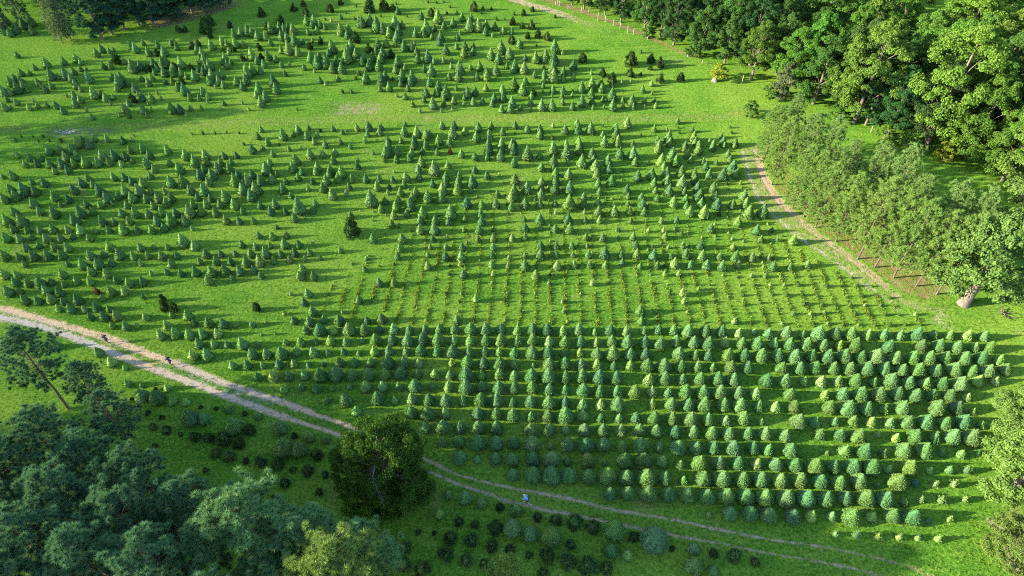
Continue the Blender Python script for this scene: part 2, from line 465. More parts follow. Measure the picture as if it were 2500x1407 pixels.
ROWS = [
 'T2 378,320,90 525,330,110 668,310,85 812,322,120 1075,322,85 1215,302,115 1935,310,90',
 'T2 490,415,90 625,415,130 757,415,100 905,408,135 1052,412,120 1195,405,90 1332,402,115 1480,412,105 1630,405,100 1770,400,110 1910,400,110 2068,405,130 2210,405,130 2355,398,115 T3 93,415,110 235,405,130 375,410,130 525,418,115 675,408,120 828,430,80 975,415,120 1130,422,115 1297,418,85 1437,408,105 1580,412,115 1720,425,140 1885,425,130 2040,425,120 2200,445,105 2350,428,70 2485,445,110 T4 82,450,110 235,440,130 388,455,85 540,445,150 700,445,130 850,448,135 1010,455,115 1163,455,115 1320,462,105 1480,455,140 1640,457,105 1790,460,100 1965,462,115 2120,470,110',
 'T2 300,530,75 440,525,100 587,520,70 728,515,110 875,525,90 1035,510,60 1160,508,125y 1315,505,120 1465,515,125 1610,500,130 1755,505,140 1905,510,110 2060,515,115 2210,515,120 2355,510,135 T3 90,515,110 237,508,125 390,522,115 545,530,125 692,522,120 845,530,100 990,520,120 1140,530,140 1305,528,125 1452,545,125 1602,520,125 1770,530,125 1915,542,140 2070,530,115 2230,540,120 2380,545,140 T4 118,540,115 265,548,130 430,548,135 588,560,120 738,560,105 895,552,145y 1215,570,130 1520,565,125y 1690,560,130 1860,575,125 2030,575,100y 2175,578,120y',
 'T2 118,640,115 262,640,135 405,620,95 562,625,110 700,625,80 853,620,80 1000,635,60 1145,615,105 1285,610,110 1448,618,90 1592,610,125 1745,617,115 1895,620,135 2048,622,115 2200,615,100 2340,620,95 2485,630,110 T3 70,635,115 230,630,140 382,632,140 535,630,95 685,628,95 850,645,125 1000,635,155 1165,645,120 1312,645,125 1630,640,135 1787,650,105 1910,655,110 2100,652,135y 2255,655,130 2415,658,145 T4 10,655,140 152,655,135 315,668,145 475,660,130 630,668,145 790,662,145 945,675,130 1090,672,160 1275,682,140 1440,680,140 1590,685,150 1750,680,130 1930,685,135 2095,680,140 2265,700,110',
 'T2 80,748,75 235,740,100 380,735,90 520,745,65 660,740,60 822,722,105 960,720,95 1110,720,100 1275,725,145 1430,722,120 1573,730,105 1885,730,100p 2035,725,140 2188,730,120 2348,738,140 2480,735,110 T3 82,740,110 240,750,50 395,740,130y 545,735,130 697,738,115 848,740,115 1008,755,90 1165,752,105 1330,755,140 1487,755,150 1650,760,125 1808,760,115 1953,770,90 2125,770,130y 2285,770,125 T4 190,780,130y 358,780,125 512,772,130 680,780,130 835,785,135 1005,785,150 1170,785,140 1335,800,130 1490,800,150 1660,805,130 1835,790,150 2000,810,130 2155,808,135 2315,790,120',
 'T2 35,860,90 180,855,120 330,852,105 482,840,110 628,850,150 785,835,150 938,840,115 1095,840,130 1248,830,120 1400,828,130 1563,832,100 1727,835,110 1868,845,100 2020,840,150 2170,845,110 2338,835,120 2480,850,110 T3 70,860,120 225,850,145 387,855,160 548,865,130 705,850,140 870,865,150 1032,870,140 1345,888,120 1497,875,135 1662,882,115 1832,885,135 1998,880,140 2150,885,130 2465,900,140 T4 55,900,145 222,900,140 398,900,95 563,905,115 725,900,110 893,900,140y 1065,912,95 1230,900,155y 1397,918,130 1560,922,120 1720,925,125 1890,930,150 2060,900,120 2225,900,90',
 'T2 283,980,95 450,960,75 592,972,100 745,975,50 910,955,60 1065,952,120 1225,955,115 1380,955,95 1535,950,135 1695,950,90 1855,955,110 2020,965,150 2170,955,115 2335,965,135 2480,965,125 T3 70,970,130 228,965,125 395,980,120 545,985,100 722,990,140 875,1000,125 1037,1000,120 1210,1005,140y 1370,1000,115 1527,1010,110 1692,1005,145 1860,1010,140 2022,1010,145 2195,1015,130 2360,1020,120 T4 268,1030,125y 602,1035,105y 770,1030,140 940,1030,155 1115,1030,150 1290,1025,140 1460,1045,140 1618,1035,120 1790,1040,130 1955,1055,85',
 'T2 697,1085,70 870,1088,135 1180,1070,140 1340,1085,80 1505,1072,120 1672,1085,125 1828,1090,130 1990,1085,105 2165,1085,145y 2312,1082,130 2470,1105,100 T3 48,1105,100 217,1100,125 390,1110,140 545,1110,125 712,1125,120 880,1125,105 1047,1130,150 1375,1115,100y 1557,1125,130 1720,1128,130 1872,1130,155y 2055,1130,130 2215,1135,145 2388,1140,115 T4 125,1148,115 305,1150,130y 640,1155,140y 820,1165,165y 995,1165,140 1162,1165,105 1337,1160,150 1665,1165,165 1855,1160,140 2010,1190,70',
 'T2 980,1190,110 1500,1205,130 1655,1215,140 1818,1210,120 2140,1215,130 2312,1215,125 2470,1230,130 T3 52,1232,130 220,1242,105 385,1240,130y 545,1235,165 712,1235,120 885,1255,95 1060,1255,95 1218,1252,115 1395,1260,140y 1565,1260,130 1742,1270,145 1905,1270,125 2075,1280,105 2247,1258,140y 2415,1290,70 T4 345,1295,155y 503,1295,115 690,1290,90 868,1285,115y 1040,1295,110 1215,1300,110 1385,1300,140y 1560,1295,150 1742,1310,135 1920,1295,150 2085,1320,80',
 'T2 1630,1345,120 1800,1345,140 1965,1345,120 2140,1350,135 2312,1350,135 T3 222,1370,130 390,1375,130 550,1365,90 730,1370,130 905,1375,130 1075,1370,115 1250,1375,130 1410,1385,130 1595,1390,130 1765,1390,125 1940,1400,130 2105,1410,125 2285,1405,130 2450,1405,130 B4 218,70,125 555,55,110y 740,65,125 915,80,155y 1105,60,70 1275,90,95 1455,80,145 1645,80,115 1815,85,155 1995,90,165 2150,100,70',
 'B2 1795,130,105y 1955,120,120 2135,140,160 2308,145,145 2480,150,120 B3 55,140,125 230,150,155 400,165,70 572,155,145 745,165,155 912,160,140 1090,170,120 1265,165,150 1443,180,100 1620,185,145 1797,190,130 1960,185,130 2145,190,150 2330,185,125 2480,205,120 B4 78,200,135 268,215,145 620,235,50y 790,215,120y 975,220,150 1155,235,90 1340,220,160 1540,215,160 1715,225,85 1895,245,90 2055,230,60 2225,245,80',
 'B2 1962,285,135 2132,295,80 2308,285,120 2465,300,130 B3 55,300,140 235,295,140 415,300,155 570,315,80 757,310,145y 928,325,55 1110,310,150 1290,315,160y 1470,315,115 1640,345,90 1825,340,155y 2010,330,135 2192,335,130 2372,340,115 B4 128,350,130 310,355,140 502,370,165y 675,370,130 865,370,150 1040,380,165 1207,390,90 1400,380,155y 1595,400,70 1782,395,80 1955,400,95p',
 'B2 2465,440,115 B3 58,440,105 237,450,160 415,460,180 578,455,155 770,465,145 950,460,165y 1128,475,150 1320,475,170y 1495,478,130 1673,495,90 1860,485,150y 2040,485,160 2232,493,150 2405,495,150 B4 20,495,150 165,505,145 355,500,150y 550,515,145 728,525,140 918,510,150 1098,540,60 1285,520,170y 1465,525,80b 1650,535,80p 1825,535,90p',
 'B3 970,628,130 1145,625,130 1335,635,165 1525,640,140 1707,645,155 1895,655,145 2080,655,155 2265,660,155 2440,670,160 B4 40,670,155y 222,675,165 415,680,170 600,680,150 785,670,130 978,675,165y 1165,685,155 1350,705,80 1510,685,85p 1705,690,95p 1930,680,80p',
 'B3 1910,825,60y 2112,820,130 2305,820,140 2480,840,150 B4 75,840,155 285,850,145b 462,840,115 657,840,95 840,855,165y 1040,848,100 1230,840,140y 1420,860,155 1585,880,55b 1778,870,75p',
 'B4 690,1015,70p 895,1025,90p 1097,1040,80p 1300,1045,75p 1475,1050,65p 1670,1060,85p',
]
SOUTH = 'B2 1670,590,90 1852,632,90 2012,665,130 2172,705,115 1767,820,100 285,185,190 430,205,150 525,75,110 685,100,90 B3 78,782,120 45,965,170 215,1015,140 415,1045,180 1012,985,195 975,1178,130 1138,1215,100y 1390,1085,235b 1768,1155,110b 1762,1325,160 1950,1365,100 T2 245,1350,150 T1 450,565,80 545,560,90 935,625,105 1060,720,110 1190,775,60 1215,925,85 1355,1045,140 1495,1065,155 1645,1095,90 1775,1100,80 1595,965,75 1350,940,50 1815,1255,165 1945,1265,120 2235,1340,170 2180,1165,90 2460,1235,80'
BUSHES = 'B3 280,850,80 460,875,100 630,900,130 800,950,120 1205,1040,90 595,1115,80 375,1230,120 200,1210,60 568,1280,130 770,1325,150 945,1345,110 330,1390,90 2150,1230,120 2355,1285,80 1955,1195,70 20,1170,80 1565,1150,50 B2 60,325,100 222,340,110 515,410,100 375,395,60 300,525,90 605,250,110 390,70,60 680,445,60 140,505,60 2345,755,75 1955,895,80 2305,955,120 2115,920,70 1870,1055,110 2080,1075,110 2265,1125,110 1460,1140,90 1420,1305,130 1605,1350,130 1825,1215,120 2035,1265,110 2195,1305,90 1140,1065,90 1295,1090,80 625,610,70 200,680,80 1210,885,50 2440,1160,80 1720,1000,40 1570,990,50 T1 1485,980,40 1260,1075,40 1155,1170,50 1410,1205,50 1545,1250,50 1460,1340,70 1590,1375,80 2060,1165,40 2335,1215,50 2385,1370,100 1915,1150,40 B1 1860,85,90 1990,95,100 2130,110,130 2285,145,110 2060,240,90 2200,275,100 2345,310,60 1480,165,50 1720,55,40 1960,400,50 2390,485,40'
LEFT = 'T1 70,40,120 185,40,80 435,40,120 560,50,110 1050,40,110 1180,40,100 228,125,110 355,130,100 480,115,110 600,140,80 735,120,120 975,105,70 1360,95,50 555,205,80 668,210,105 800,215,75 915,195,100 1040,210,80 858,285,85 985,285,110 1105,275,110 1385,285,90 1635,270,70 1785,270,110 1065,370,75 1195,375,100 1305,370,60 1590,365,110 1850,345,80 1985,340,110 2125,350,115 2245,360,60 2400,360,70 1525,460,110 1665,440,120 1800,455,115 1925,445,115 2070,445,100 1890,540,115 2035,545,90 2165,550,80 2305,540,130 2450,550,70 1835,655,110 1970,645,130 2400,640,120 2215,750,95 2355,745,105'
SPECIAL = [
 ('M2 420,590,175', 'biggest pale blue-green conifer standing alone in the thin middle of the field', ''),
 ('M2 1110,520,170', 'big green conifer uphill and right of the dark ragged cedar', ''),
 ('M2 925,800,180d', 'dark ragged cedar standing alone in the middle of the field', 'd'),
 ('T1 920,45,75r', 'small dead rusty-brown conifer above the left end of the dirt track', 'r'),
 ('M2 1870,75,60r', 'small dead orange-brown conifer among green rows near the upper middle', 'r'),
 ('T1 1540,110,90d', 'rearmost of three very dark narrow conifers above the left track', 'd'),
 ('T1 1560,180,110d', 'front left of three very dark narrow conifers above the left track', 'd'),
 ('T1 1655,195,100d', 'front right of three very dark narrow conifers above the left track', 'd'),
 ('T2 20,190,100d', 'lone dark narrow conifer on bare grass right of the dark trio', 'd'),
 ('U2 1932,118,45b', 'tiny pale blue conifer on the sunlit grass at the far end', 'b'),
 ('M1 755,645,140', 'biggest pale blue-green conifer in the crowded rows at the left', ''),
 ('U1 1755,855,130', 'broad blue-green conifer, largest in the upper left field', ''),
]
MID = '''M1 160,105,70 285,130,90 395,130,75 460,60,105 565,55,95 680,45,110 620,125,110 730,115,100 965,110,115 1080,110,115 1185,115,100 1235,60,80 1355,40,100 1420,105,100 1590,60,105 1765,105,115 1850,165,130 1950,100,110 2130,110,80 2250,110,75 2400,50,100 235,195,75 345,185,85 462,190,95 580,185,110 695,185,95 805,175,115 925,170,105 1030,175,85 1150,190,80p 1260,165,55 1390,180,115 1615,180,75 1700,235,125 1975,180,75 2095,175,85 2070,230,120 2180,230,110 2200,175,80
640,250,95 515,260,75 1465,240,85 1900,290,115 1935,235,90 2015,295,120 2265,290,90 2400,290,100 110,300,105 20,310,60 830,320,80 1075,315,85 1180,320,95 1430,305,80 1355,370,110 1250,355,90 295,360,70 415,370,100 770,370,105 880,385,80 1620,360,125 1740,355,125 1980,365,95 2235,345,135 2355,340,125 2475,345,110 90,425,100 215,430,145 325,445,115 695,435,115 940,445,130 1185,445,120 1315,440,125 1435,450,75 1565,450,85p 1810,440,110 1935,440,120 2310,430,130 2430,430,140 30,520,110 140,495,115 510,500,110 645,525,95 1010,515,120 1125,500,85 1255,510,115 1390,525,95 1500,515,110 1625,515,105 1880,510,80 2005,520,85 2140,500,135 2390,490,130
310,565,110 950,585,80 1070,580,50 1205,585,85 1455,590,85 1580,560,100 1835,580,90 1960,575,95 2095,575,95 2230,575,115 370,640,95 505,655,130 880,645,85 820,580,90 570,580,60 125,645,95 1155,660,100 1280,660,110 1410,665,100 1535,650,100 1670,660,100 1800,645,135 1915,645,105 2050,655,100 2310,645,75 2480,590,80 60,735,130 195,730,140 700,725,125 965,735,110 1085,745,80 1225,735,90 1490,735,110 1620,725,140 1755,735,105 2150,725,100 2275,735,85 2410,730,85 120,815,95 255,825,85 375,825,85 500,815,100 640,820,85 760,820,115 1030,820,85 1165,815,120 1305,820,90 1440,820,90 1560,800,90 910,835,60 1830,810,60p 50,895,110 180,905,100 300,890,75 435,905,100 570,900,90 690,885,70 845,900,85 1735,920,140 1850,970,110 2465,875,80
240,990,95 370,970,70 510,985,100 640,990,105 1040,980,110 1335,990,95 1460,985,60 1595,985,75 2300,960,85 2435,980,80 35,1070,115 180,1085,100 310,1070,115 445,1065,110 580,1060,110 855,1065,115 985,1055,80 1130,1055,120 1270,1070,95 1405,1065,85 1540,1070,105 1680,1065,85 1960,1050,100 2100,1050,85 2240,1050,70 2385,1045,100 230,1150,75 645,1150,65 780,1150,120 930,1145,120 1060,1135,85 1340,1145,75p 1625,1145,95 1900,1125,80y 2055,1120,95 2195,1125,90 2340,1125,115 2470,1120,120 35,1245,110 155,1255,90 590,1245,105 860,1220,105 1010,1240,105 1440,1235,70p 1585,1225,75y 1720,1235,85 1860,1220,110 2010,1220,125 2140,1210,120 2280,1210,110 2415,1205,90 140,1320,100 260,1330,95 375,1325,130 490,1315,80 725,1310,90 855,1315,95 605,1340,70 1105,1300,90 1225,1325,105 1355,1310,105 1980,1300,110 2210,1290,75 2485,1260,80
M2 680,20,60 915,25,55 1275,40,90 1255,75,120 1360,75,95 1515,20,80 1635,20,80 1755,20,60 2235,50,120 2360,45,90 2475,60,100 175,95,70 330,45,60 445,35,50 530,95,110 655,95,80 770,80,80 750,155,90 80,40,60 1135,85,50p 1355,145,80 1480,130,95 1500,85,80 1605,70,70 1745,80,70 1975,95,90 2105,120,90 2225,125,80 2350,110,115 1240,150,60y 110,230,140 145,175,80 390,150,120 365,220,110 600,220,100 585,265,80 455,265,85 725,250,110 980,205,90 990,155,50 1595,170,110 1565,240,95 1715,230,150 1845,200,80 2105,245,85 2480,180,100 65,335,130 170,335,100 215,290,60 300,355,80 420,320,80 555,360,70 685,345,110 830,270,120 800,325,100 715,280,90 930,330,85 1065,335,90 1190,335,85 1320,340,75 1445,315,110 1335,265,40 1575,315,85 1700,380,85 1830,310,90 1825,365,100 1955,305,80 1945,365,110 2080,355,130 2220,300,90 2340,295,50p 2485,340,120y
25,430,120 270,425,105 510,420,80p 655,415,110 905,410,80 880,470,80p 1170,405,100 1430,385,80 1290,410,60 1275,465,60p 1395,460,95 1540,460,105 1795,430,120 1940,435,125 2065,440,70 1785,505,115 740,480,115 350,495,70 1250,545,80 1510,510,100 1655,505,130 1380,540,80 2320,480,80y 2460,490,130 2480,440,110 60,590,80 195,575,105 580,570,85 555,635,80 295,645,80 1210,620,90y 1350,600,115 1485,580,130 1455,665,80 2030,560,120 2170,580,95 2305,570,105 2455,600,90 155,640,105 380,705,100 920,680,80 1330,680,90 1605,655,120 1875,650,150 1855,740,85 2160,660,95 2010,720,65 2170,735,100 500,720,40 1310,765,90 1585,730,100 1725,730,100 215,795,55 1580,820,100 1715,810,120 2000,820,60y 2145,820,100 2280,815,55y
45,880,80 170,880,90 310,870,75 1130,905,100 1410,905,110 1705,905,75 1840,895,65p 2135,910,80y 2280,900,90y 2460,900,80 150,970,70 285,955,110 425,960,90 560,950,60p 20,985,75 1390,990,95 1680,985,60y 1830,985,75 1985,985,90 2280,985,80 820,1015,70y 105,1040,120 250,1050,90 385,1040,95 525,1035,85 1365,1075,80 1655,1060,60 1825,1075,100 1975,1075,115 2270,1060,80 2430,1090,60p 50,1120,120 185,1115,80 340,1105,85 485,1100,70p 630,1090,55 1070,1090,50p 1965,1150,70p 2265,1150,90 2425,1160,80p 1655,1165,95 455,1195,110 1050,1195,75 75,1270,90 435,1260,100 565,1265,100 1995,1245,95 2280,1240,70p 1190,1325,95 1330,1325,95 T2 510,60,100 475,145,90 1000,125,95 555,235,110 285,250,60p 350,65,60p 2115,110,100p 845,240,60p 115,340,50p 70,455,40p 200,445,40p
M3 55,45,100 185,90,140 305,110,80 430,40,130 560,75,140 680,45,120 805,90,110 925,10,60 1045,10,60 1070,90,120 1195,85,130 1435,40,110 1570,95,130 1690,40,90 1715,100,90 1820,50,110 1955,35,80 2065,15,60 2165,15,60 2100,95,85 55,175,100 320,220,95 435,160,110 575,175,60 705,165,130 815,155,90 835,215,130 955,155,110 970,225,110 1215,170,90 1350,180,50p 1465,155,130 1490,215,100 1605,160,120 1745,155,70 1865,165,70 1990,180,55 2120,150,80 2150,215,130 1890,215,95 435,230,70 455,275,90 580,285,110 850,290,110 860,375,90 1240,305,110 1375,285,120 1515,275,110 1655,265,120 1780,280,100 1920,285,95 2055,290,130 2185,285,100 65,350,90y 180,420,120 320,355,90 455,340,110 590,415,130 990,350,115 1135,435,100 1395,370,90 1525,345,115 1665,360,130 1785,340,100 1810,415,110 1960,420,115 2220,370,50p
40,490,120 60,430,90 315,480,110 450,420,120 320,420,80 1540,440,115 1410,445,75 1685,455,85 1980,500,90 2255,490,120 1830,490,130 165,570,115 305,570,95 450,570,70 585,555,160 725,500,80 725,570,105 860,555,85 875,455,80 995,520,45 1005,575,50 1150,500,70y 1145,570,60 1275,505,80 1285,575,110 1425,520,80 1580,555,115 1700,520,80 1705,590,80 1845,565,95 2000,575,120 2145,575,100 2275,565,110 1015,640,115 865,645,115 1160,640,90 1300,650,90 1735,645,110 1875,650,140 2300,650,140 2440,640,140 305,715,115 455,650,60p 575,715,110 730,650,55p 735,725,75 875,725,80 1170,735,70y 1315,735,50y 1465,735,70 1610,725,75 2195,740,110 155,720,60 165,800,95 315,800,60 450,810,90 590,810,110 1040,820,60p 1340,825,60p 1485,825,65p 1935,805,100 2375,820,110
160,885,80 40,900,85 745,890,80y 905,895,90 1195,885,80 1050,890,45p 1500,880,80y 2415,910,80y 2140,905,50p 310,970,100 460,970,85 610,970,80 755,970,60y 1220,965,90 1670,965,90p 1835,970,90 1375,980,45p 1530,985,50p 2150,980,80y 310,1055,110 460,1055,80 620,1060,60 770,1055,85 925,1045,130 1080,1060,85 1230,1050,105y 1390,1060,115 1550,1075,70 1700,1050,110 1855,1065,110 2020,1075,85 2175,1075,120 2330,1080,100 2490,1085,70 160,1160,115 470,1160,100 630,1150,85 780,1155,80 930,1160,80 1090,1130,70 1260,1170,70 1425,1160,85 1590,1140,120 1740,1155,90 1895,1155,105 2045,1165,110 2200,1155,80p 165,1060,90p 265,1255,110y 1495,1240,70p 1630,1235,80p 2325,1255,60p 2455,1260,60p 390,1330,55p 805,1330,80p 1820,1385,60p T3 1665,50,110p 1680,135,85p 1260,225,120 1270,325,90 2160,330,80p 520,140,60p 530,230,60p
M4 95,820,55 150,910,65p 305,915,110 80,1090,80 110,1170,105 270,1175,80 435,1150,90 35,1260,60p T4 430,155,50p 465,255,60p'''
FAR = '''U1 730,1355,120 785,1325,70 845,1365,110 895,1315,80 1015,1320,80 1170,1335,80 1255,1330,50 160,525,65 435,600,100 605,585,80 720,555,90 765,590,65 325,640,65 195,690,80 285,695,55 480,710,115 615,700,120 700,680,80 675,745,95 555,730,60 840,740,115 95,780,110 140,750,90 190,760,80 160,840,115 215,815,85 355,780,80 385,820,50 485,815,75 430,850,80 715,805,95 765,655,60 820,650,45 25,865,110 90,875,80 60,945,65 150,970,75 35,1015,90 105,1020,50 270,1020,70 355,1005,60 445,1000,55 530,1000,80 595,1050,85 710,980,100 760,945,90 705,910,90 885,890,115 630,905,50 260,860,55 315,955,50 765,850,60 970,890,80 1005,930,95 1080,925,55 1050,985,50 825,1050,50p 875,1115,65
915,505,90 965,465,85 1285,460,100 1240,435,80 1410,495,90 1365,410,60 1560,490,105 1500,430,80 1655,400,70 1680,445,75 1630,410,60 1085,470,50 1040,485,60 985,630,75 1050,625,80 1255,640,120 1240,590,70 1335,625,95 1180,580,70 1460,600,90 1490,650,70 1545,600,110 1580,590,120 1650,640,90 1560,685,100 1640,685,95 1720,600,115 1470,690,60 1440,740,85 1350,745,65 1410,785,85 1150,740,110 1070,730,80 1125,775,130 1110,840,80 1220,790,75 1280,835,90 1575,780,55 1640,770,80y 1850,720,110 1775,725,65 1690,830,80 1805,925,80 1930,870,90 1895,935,60 1980,920,75 1975,965,45p 2130,980,60 1890,665,60 1720,690,80 1940,680,90 1220,980,75 1350,925,90 1440,935,95 1310,885,50 1410,985,45p 1495,880,45 1535,930,50 1185,1035,105 1365,1045,95 1445,1040,50 1635,1030,115 1715,1040,100 1815,1030,60 1920,1030,60p 1225,1100,65y 1400,1100,55y 1135,1095,50 1775,1090,55p 1885,1095,40p 2100,1030,50 2310,975,50 2370,1035,50p
1910,560,105 1945,575,120 1995,620,110 1970,660,90 2015,715,110 2110,710,90 1995,765,105 2080,770,90 2130,805,80 2050,825,45 2250,770,90 2310,820,95 2340,755,110 2350,680,130 2400,660,110 2460,840,110 2440,900,80 2485,970,110 2395,520,115 2450,575,90 2140,545,85 2120,590,60 2200,595,70 2165,620,80 2180,490,80p 2160,410,70 2240,410,100 2320,420,75 2115,390,90 2010,430,100 2225,330,90 2290,310,80 2360,290,110 2400,310,90 2450,345,90 1880,470,90 1920,500,90 40,190,110 30,280,110 90,310,90 145,270,110 215,230,110 285,200,120 300,290,90
U2 825,160,60 500,200,95 570,200,100 555,235,80 630,230,85 675,255,60 735,190,50 1005,215,100 1025,210,110 1105,195,110 1170,240,150 1225,270,110 1290,310,110 1345,220,130 1415,240,75 1365,350,120 1380,295,90 825,285,120 900,280,100 890,330,90 1370,105,75 1595,150,80 1755,165,130 1640,270,140 1635,230,90 1900,215,90 1985,165,80 2070,165,70 2055,240,130 2140,245,120 2215,240,90 2210,300,85 2300,255,80 2380,290,80 2460,300,60 1540,315,85 1625,310,90 1720,270,70 1810,245,70 1780,350,100 1770,400,80 1695,350,55 1940,355,75 1965,310,50 155,270,110 205,280,80 240,250,80 285,275,90 370,280,105 320,255,70 30,335,100 110,345,85 260,345,100 310,355,90 385,390,120 155,405,70 325,465,125 260,475,80 415,490,95 460,395,60 555,385,50 515,305,65 600,290,75 740,450,130 710,500,80 920,430,100 900,480,110 880,540,140 970,510,90 955,560,60 1180,415,90 1260,410,85 1350,420,60 1430,440,105 1505,445,90 1530,410,50 1225,510,110 1205,555,100 1165,480,80 1130,545,90 1040,550,90 1030,590,80 1100,620,110 1110,590,60 1190,630,110 1370,585,110 1350,660,90 1440,645,65 1560,560,90 1550,490,80 1655,540,120 1715,585,65 1805,575,70 1830,475,100 1930,440,70 2000,500,110 2010,440,90 2090,490,80 2090,430,60 2260,520,110 2355,450,130 2330,560,110 2435,510,120 2275,335,50 1885,570,60p 1880,630,65p
130,530,100 30,570,110 90,610,80 205,560,75 260,615,65 340,610,50 540,545,115 600,590,130 615,530,70 685,590,130 785,580,90 475,640,65 745,650,100 835,650,110 780,600,70 60,670,80 295,700,60 575,675,45 625,760,75 680,795,50 800,745,65 180,770,120 205,845,110 30,850,120 105,920,110 70,965,110 995,690,60y 1065,740,110 1040,790,50 1215,755,130 1250,720,90 1200,840,70 1285,830,90 1410,725,120 1505,735,120 1490,770,100 1400,790,75 1465,840,70 1690,670,120 1625,655,75 1675,780,95 1960,650,130 1950,725,110 1860,730,75 2065,640,60 2150,630,95 2215,680,80 2220,720,105 2310,670,105 2125,730,80 2475,660,80 2410,630,60 1440,915,75 1360,905,50p 1640,880,95 1620,950,65 1755,820,90 1745,870,95 1830,880,130 1930,840,55 2035,880,105 2110,870,90 2210,835,75 2370,850,90 2375,920,100 2480,800,120 2290,930,90 2270,985,70 2460,970,110 2445,1030,100 2360,1035,80 1510,990,65y 1580,1050,60p 1705,985,115 1810,985,70 1905,955,80 1810,935,60 2005,930,60 2090,970,80 2180,965,70 2000,990,45 1890,1035,40p 1785,1055,40p
65,1230,65 35,1295,75 270,1280,120 415,1230,95 375,1275,60 500,1290,90 520,1215,55 600,1285,60 750,1220,70 840,1255,60 875,1240,40 980,1215,75 1090,1200,100 1210,1210,70 1195,1250,85 1080,1275,65 1440,1180,55 1430,1250,105 1550,1255,115 1640,1280,110 1670,1270,90 1790,1190,85 1910,1195,90 1890,1260,130 2010,1245,90 2140,1210,100 2120,1300,110 2260,1195,75 2240,1290,110 2370,1250,80 2490,1190,80 1760,1330,100 1865,1350,95 1525,1330,90 1520,1370,90 1275,1330,80 1275,1375,90 1400,1335,70 1055,1335,60 1175,1335,40 820,1345,65 675,1370,80 570,1345,70 125,1350,85 2235,1365,95 2360,1360,100 2460,1370,100 1635,1370,80
U3 110,415,100 445,445,130 440,560,130 430,640,120 435,720,130 360,535,130 265,550,110 165,550,65 520,500,50 25,510,120 155,650,115 65,630,110 625,620,100 530,680,85 530,745,75 345,705,80 255,710,70 620,690,50 625,735,70 345,760,70 795,690,50 50,800,135 140,850,120 165,770,85 335,815,60 705,830,110 800,790,110 805,830,80 890,790,80 895,840,90 995,800,65 1085,780,50p 1170,775,45p 1370,795,60 1285,850,75 1375,885,50 430,850,80 525,860,80 515,910,65 225,910,75 615,900,50 795,890,100 805,960,80 995,900,130 1000,1000,115 905,945,60 1095,950,60 1185,955,110 1195,1015,65 705,960,115 420,910,50 420,1000,110 320,1000,110 220,975,70 120,1030,55 30,970,110 30,1040,70 220,1040,50 615,1010,85 520,970,65 1305,960,65 1395,950,55 1305,1015,50p 1410,1005,60 810,1025,50p 915,1020,50p 335,870,45 1100,1010,55
70,1190,75 185,1225,90 305,1225,90 305,1275,100 430,1190,60p 545,1230,100 660,1170,80 670,1225,110 790,1220,120 905,1280,65 1030,1215,90 1035,1270,110 1140,1165,110 1050,1340,110 920,1345,110 675,1340,80 680,1365,90 1395,1225,70 1515,1230,50 1535,1300,115 1620,1150,65 1760,1235,60 1775,1300,110 1790,1345,85 1545,1355,90 1430,1330,80 1445,1370,90 2035,1290,60 2055,1345,100 1925,1335,50 1960,1370,85 1695,1375,80 1820,1375,80 2170,1355,90 1190,1365,70 555,1370,80 425,1375,80 60,1360,80 1270,1285,40p'''
CEDARS = '''U1 1100,560,110 1410,650,80 1660,640,80 1730,770,70 1820,640,60 1260,940,90 2310,550,70 2490,540,60 2140,470,60 2225,470,60 2470,450,70 1830,430,70 1890,415,60 1960,240,150 2005,200,90 1700,280,70 1765,280,60 2190,235,60 2490,120,80 2000,340,60 1495,500,70
U2 75,125,75 380,75,75 725,80,80 1100,60,120 1240,55,110 1325,80,70 825,20,60 245,190,90 495,120,80 470,40,60 965,360,100 1690,120,75 2100,65,90 2470,205,70 530,440,70 635,390,70 1090,460,80 1310,515,80 2460,380,80 120,250,60
U3 150,125,55 235,90,45 225,240,80 135,245,60 45,205,65 290,325,80 375,345,80 190,340,60 30,375,70 715,550,100 1175,560,130 1365,560,90 1450,595,100 1360,645,50 1170,690,90 905,690,80 995,745,100 1455,745,85 1650,735,85 245,880,70'''

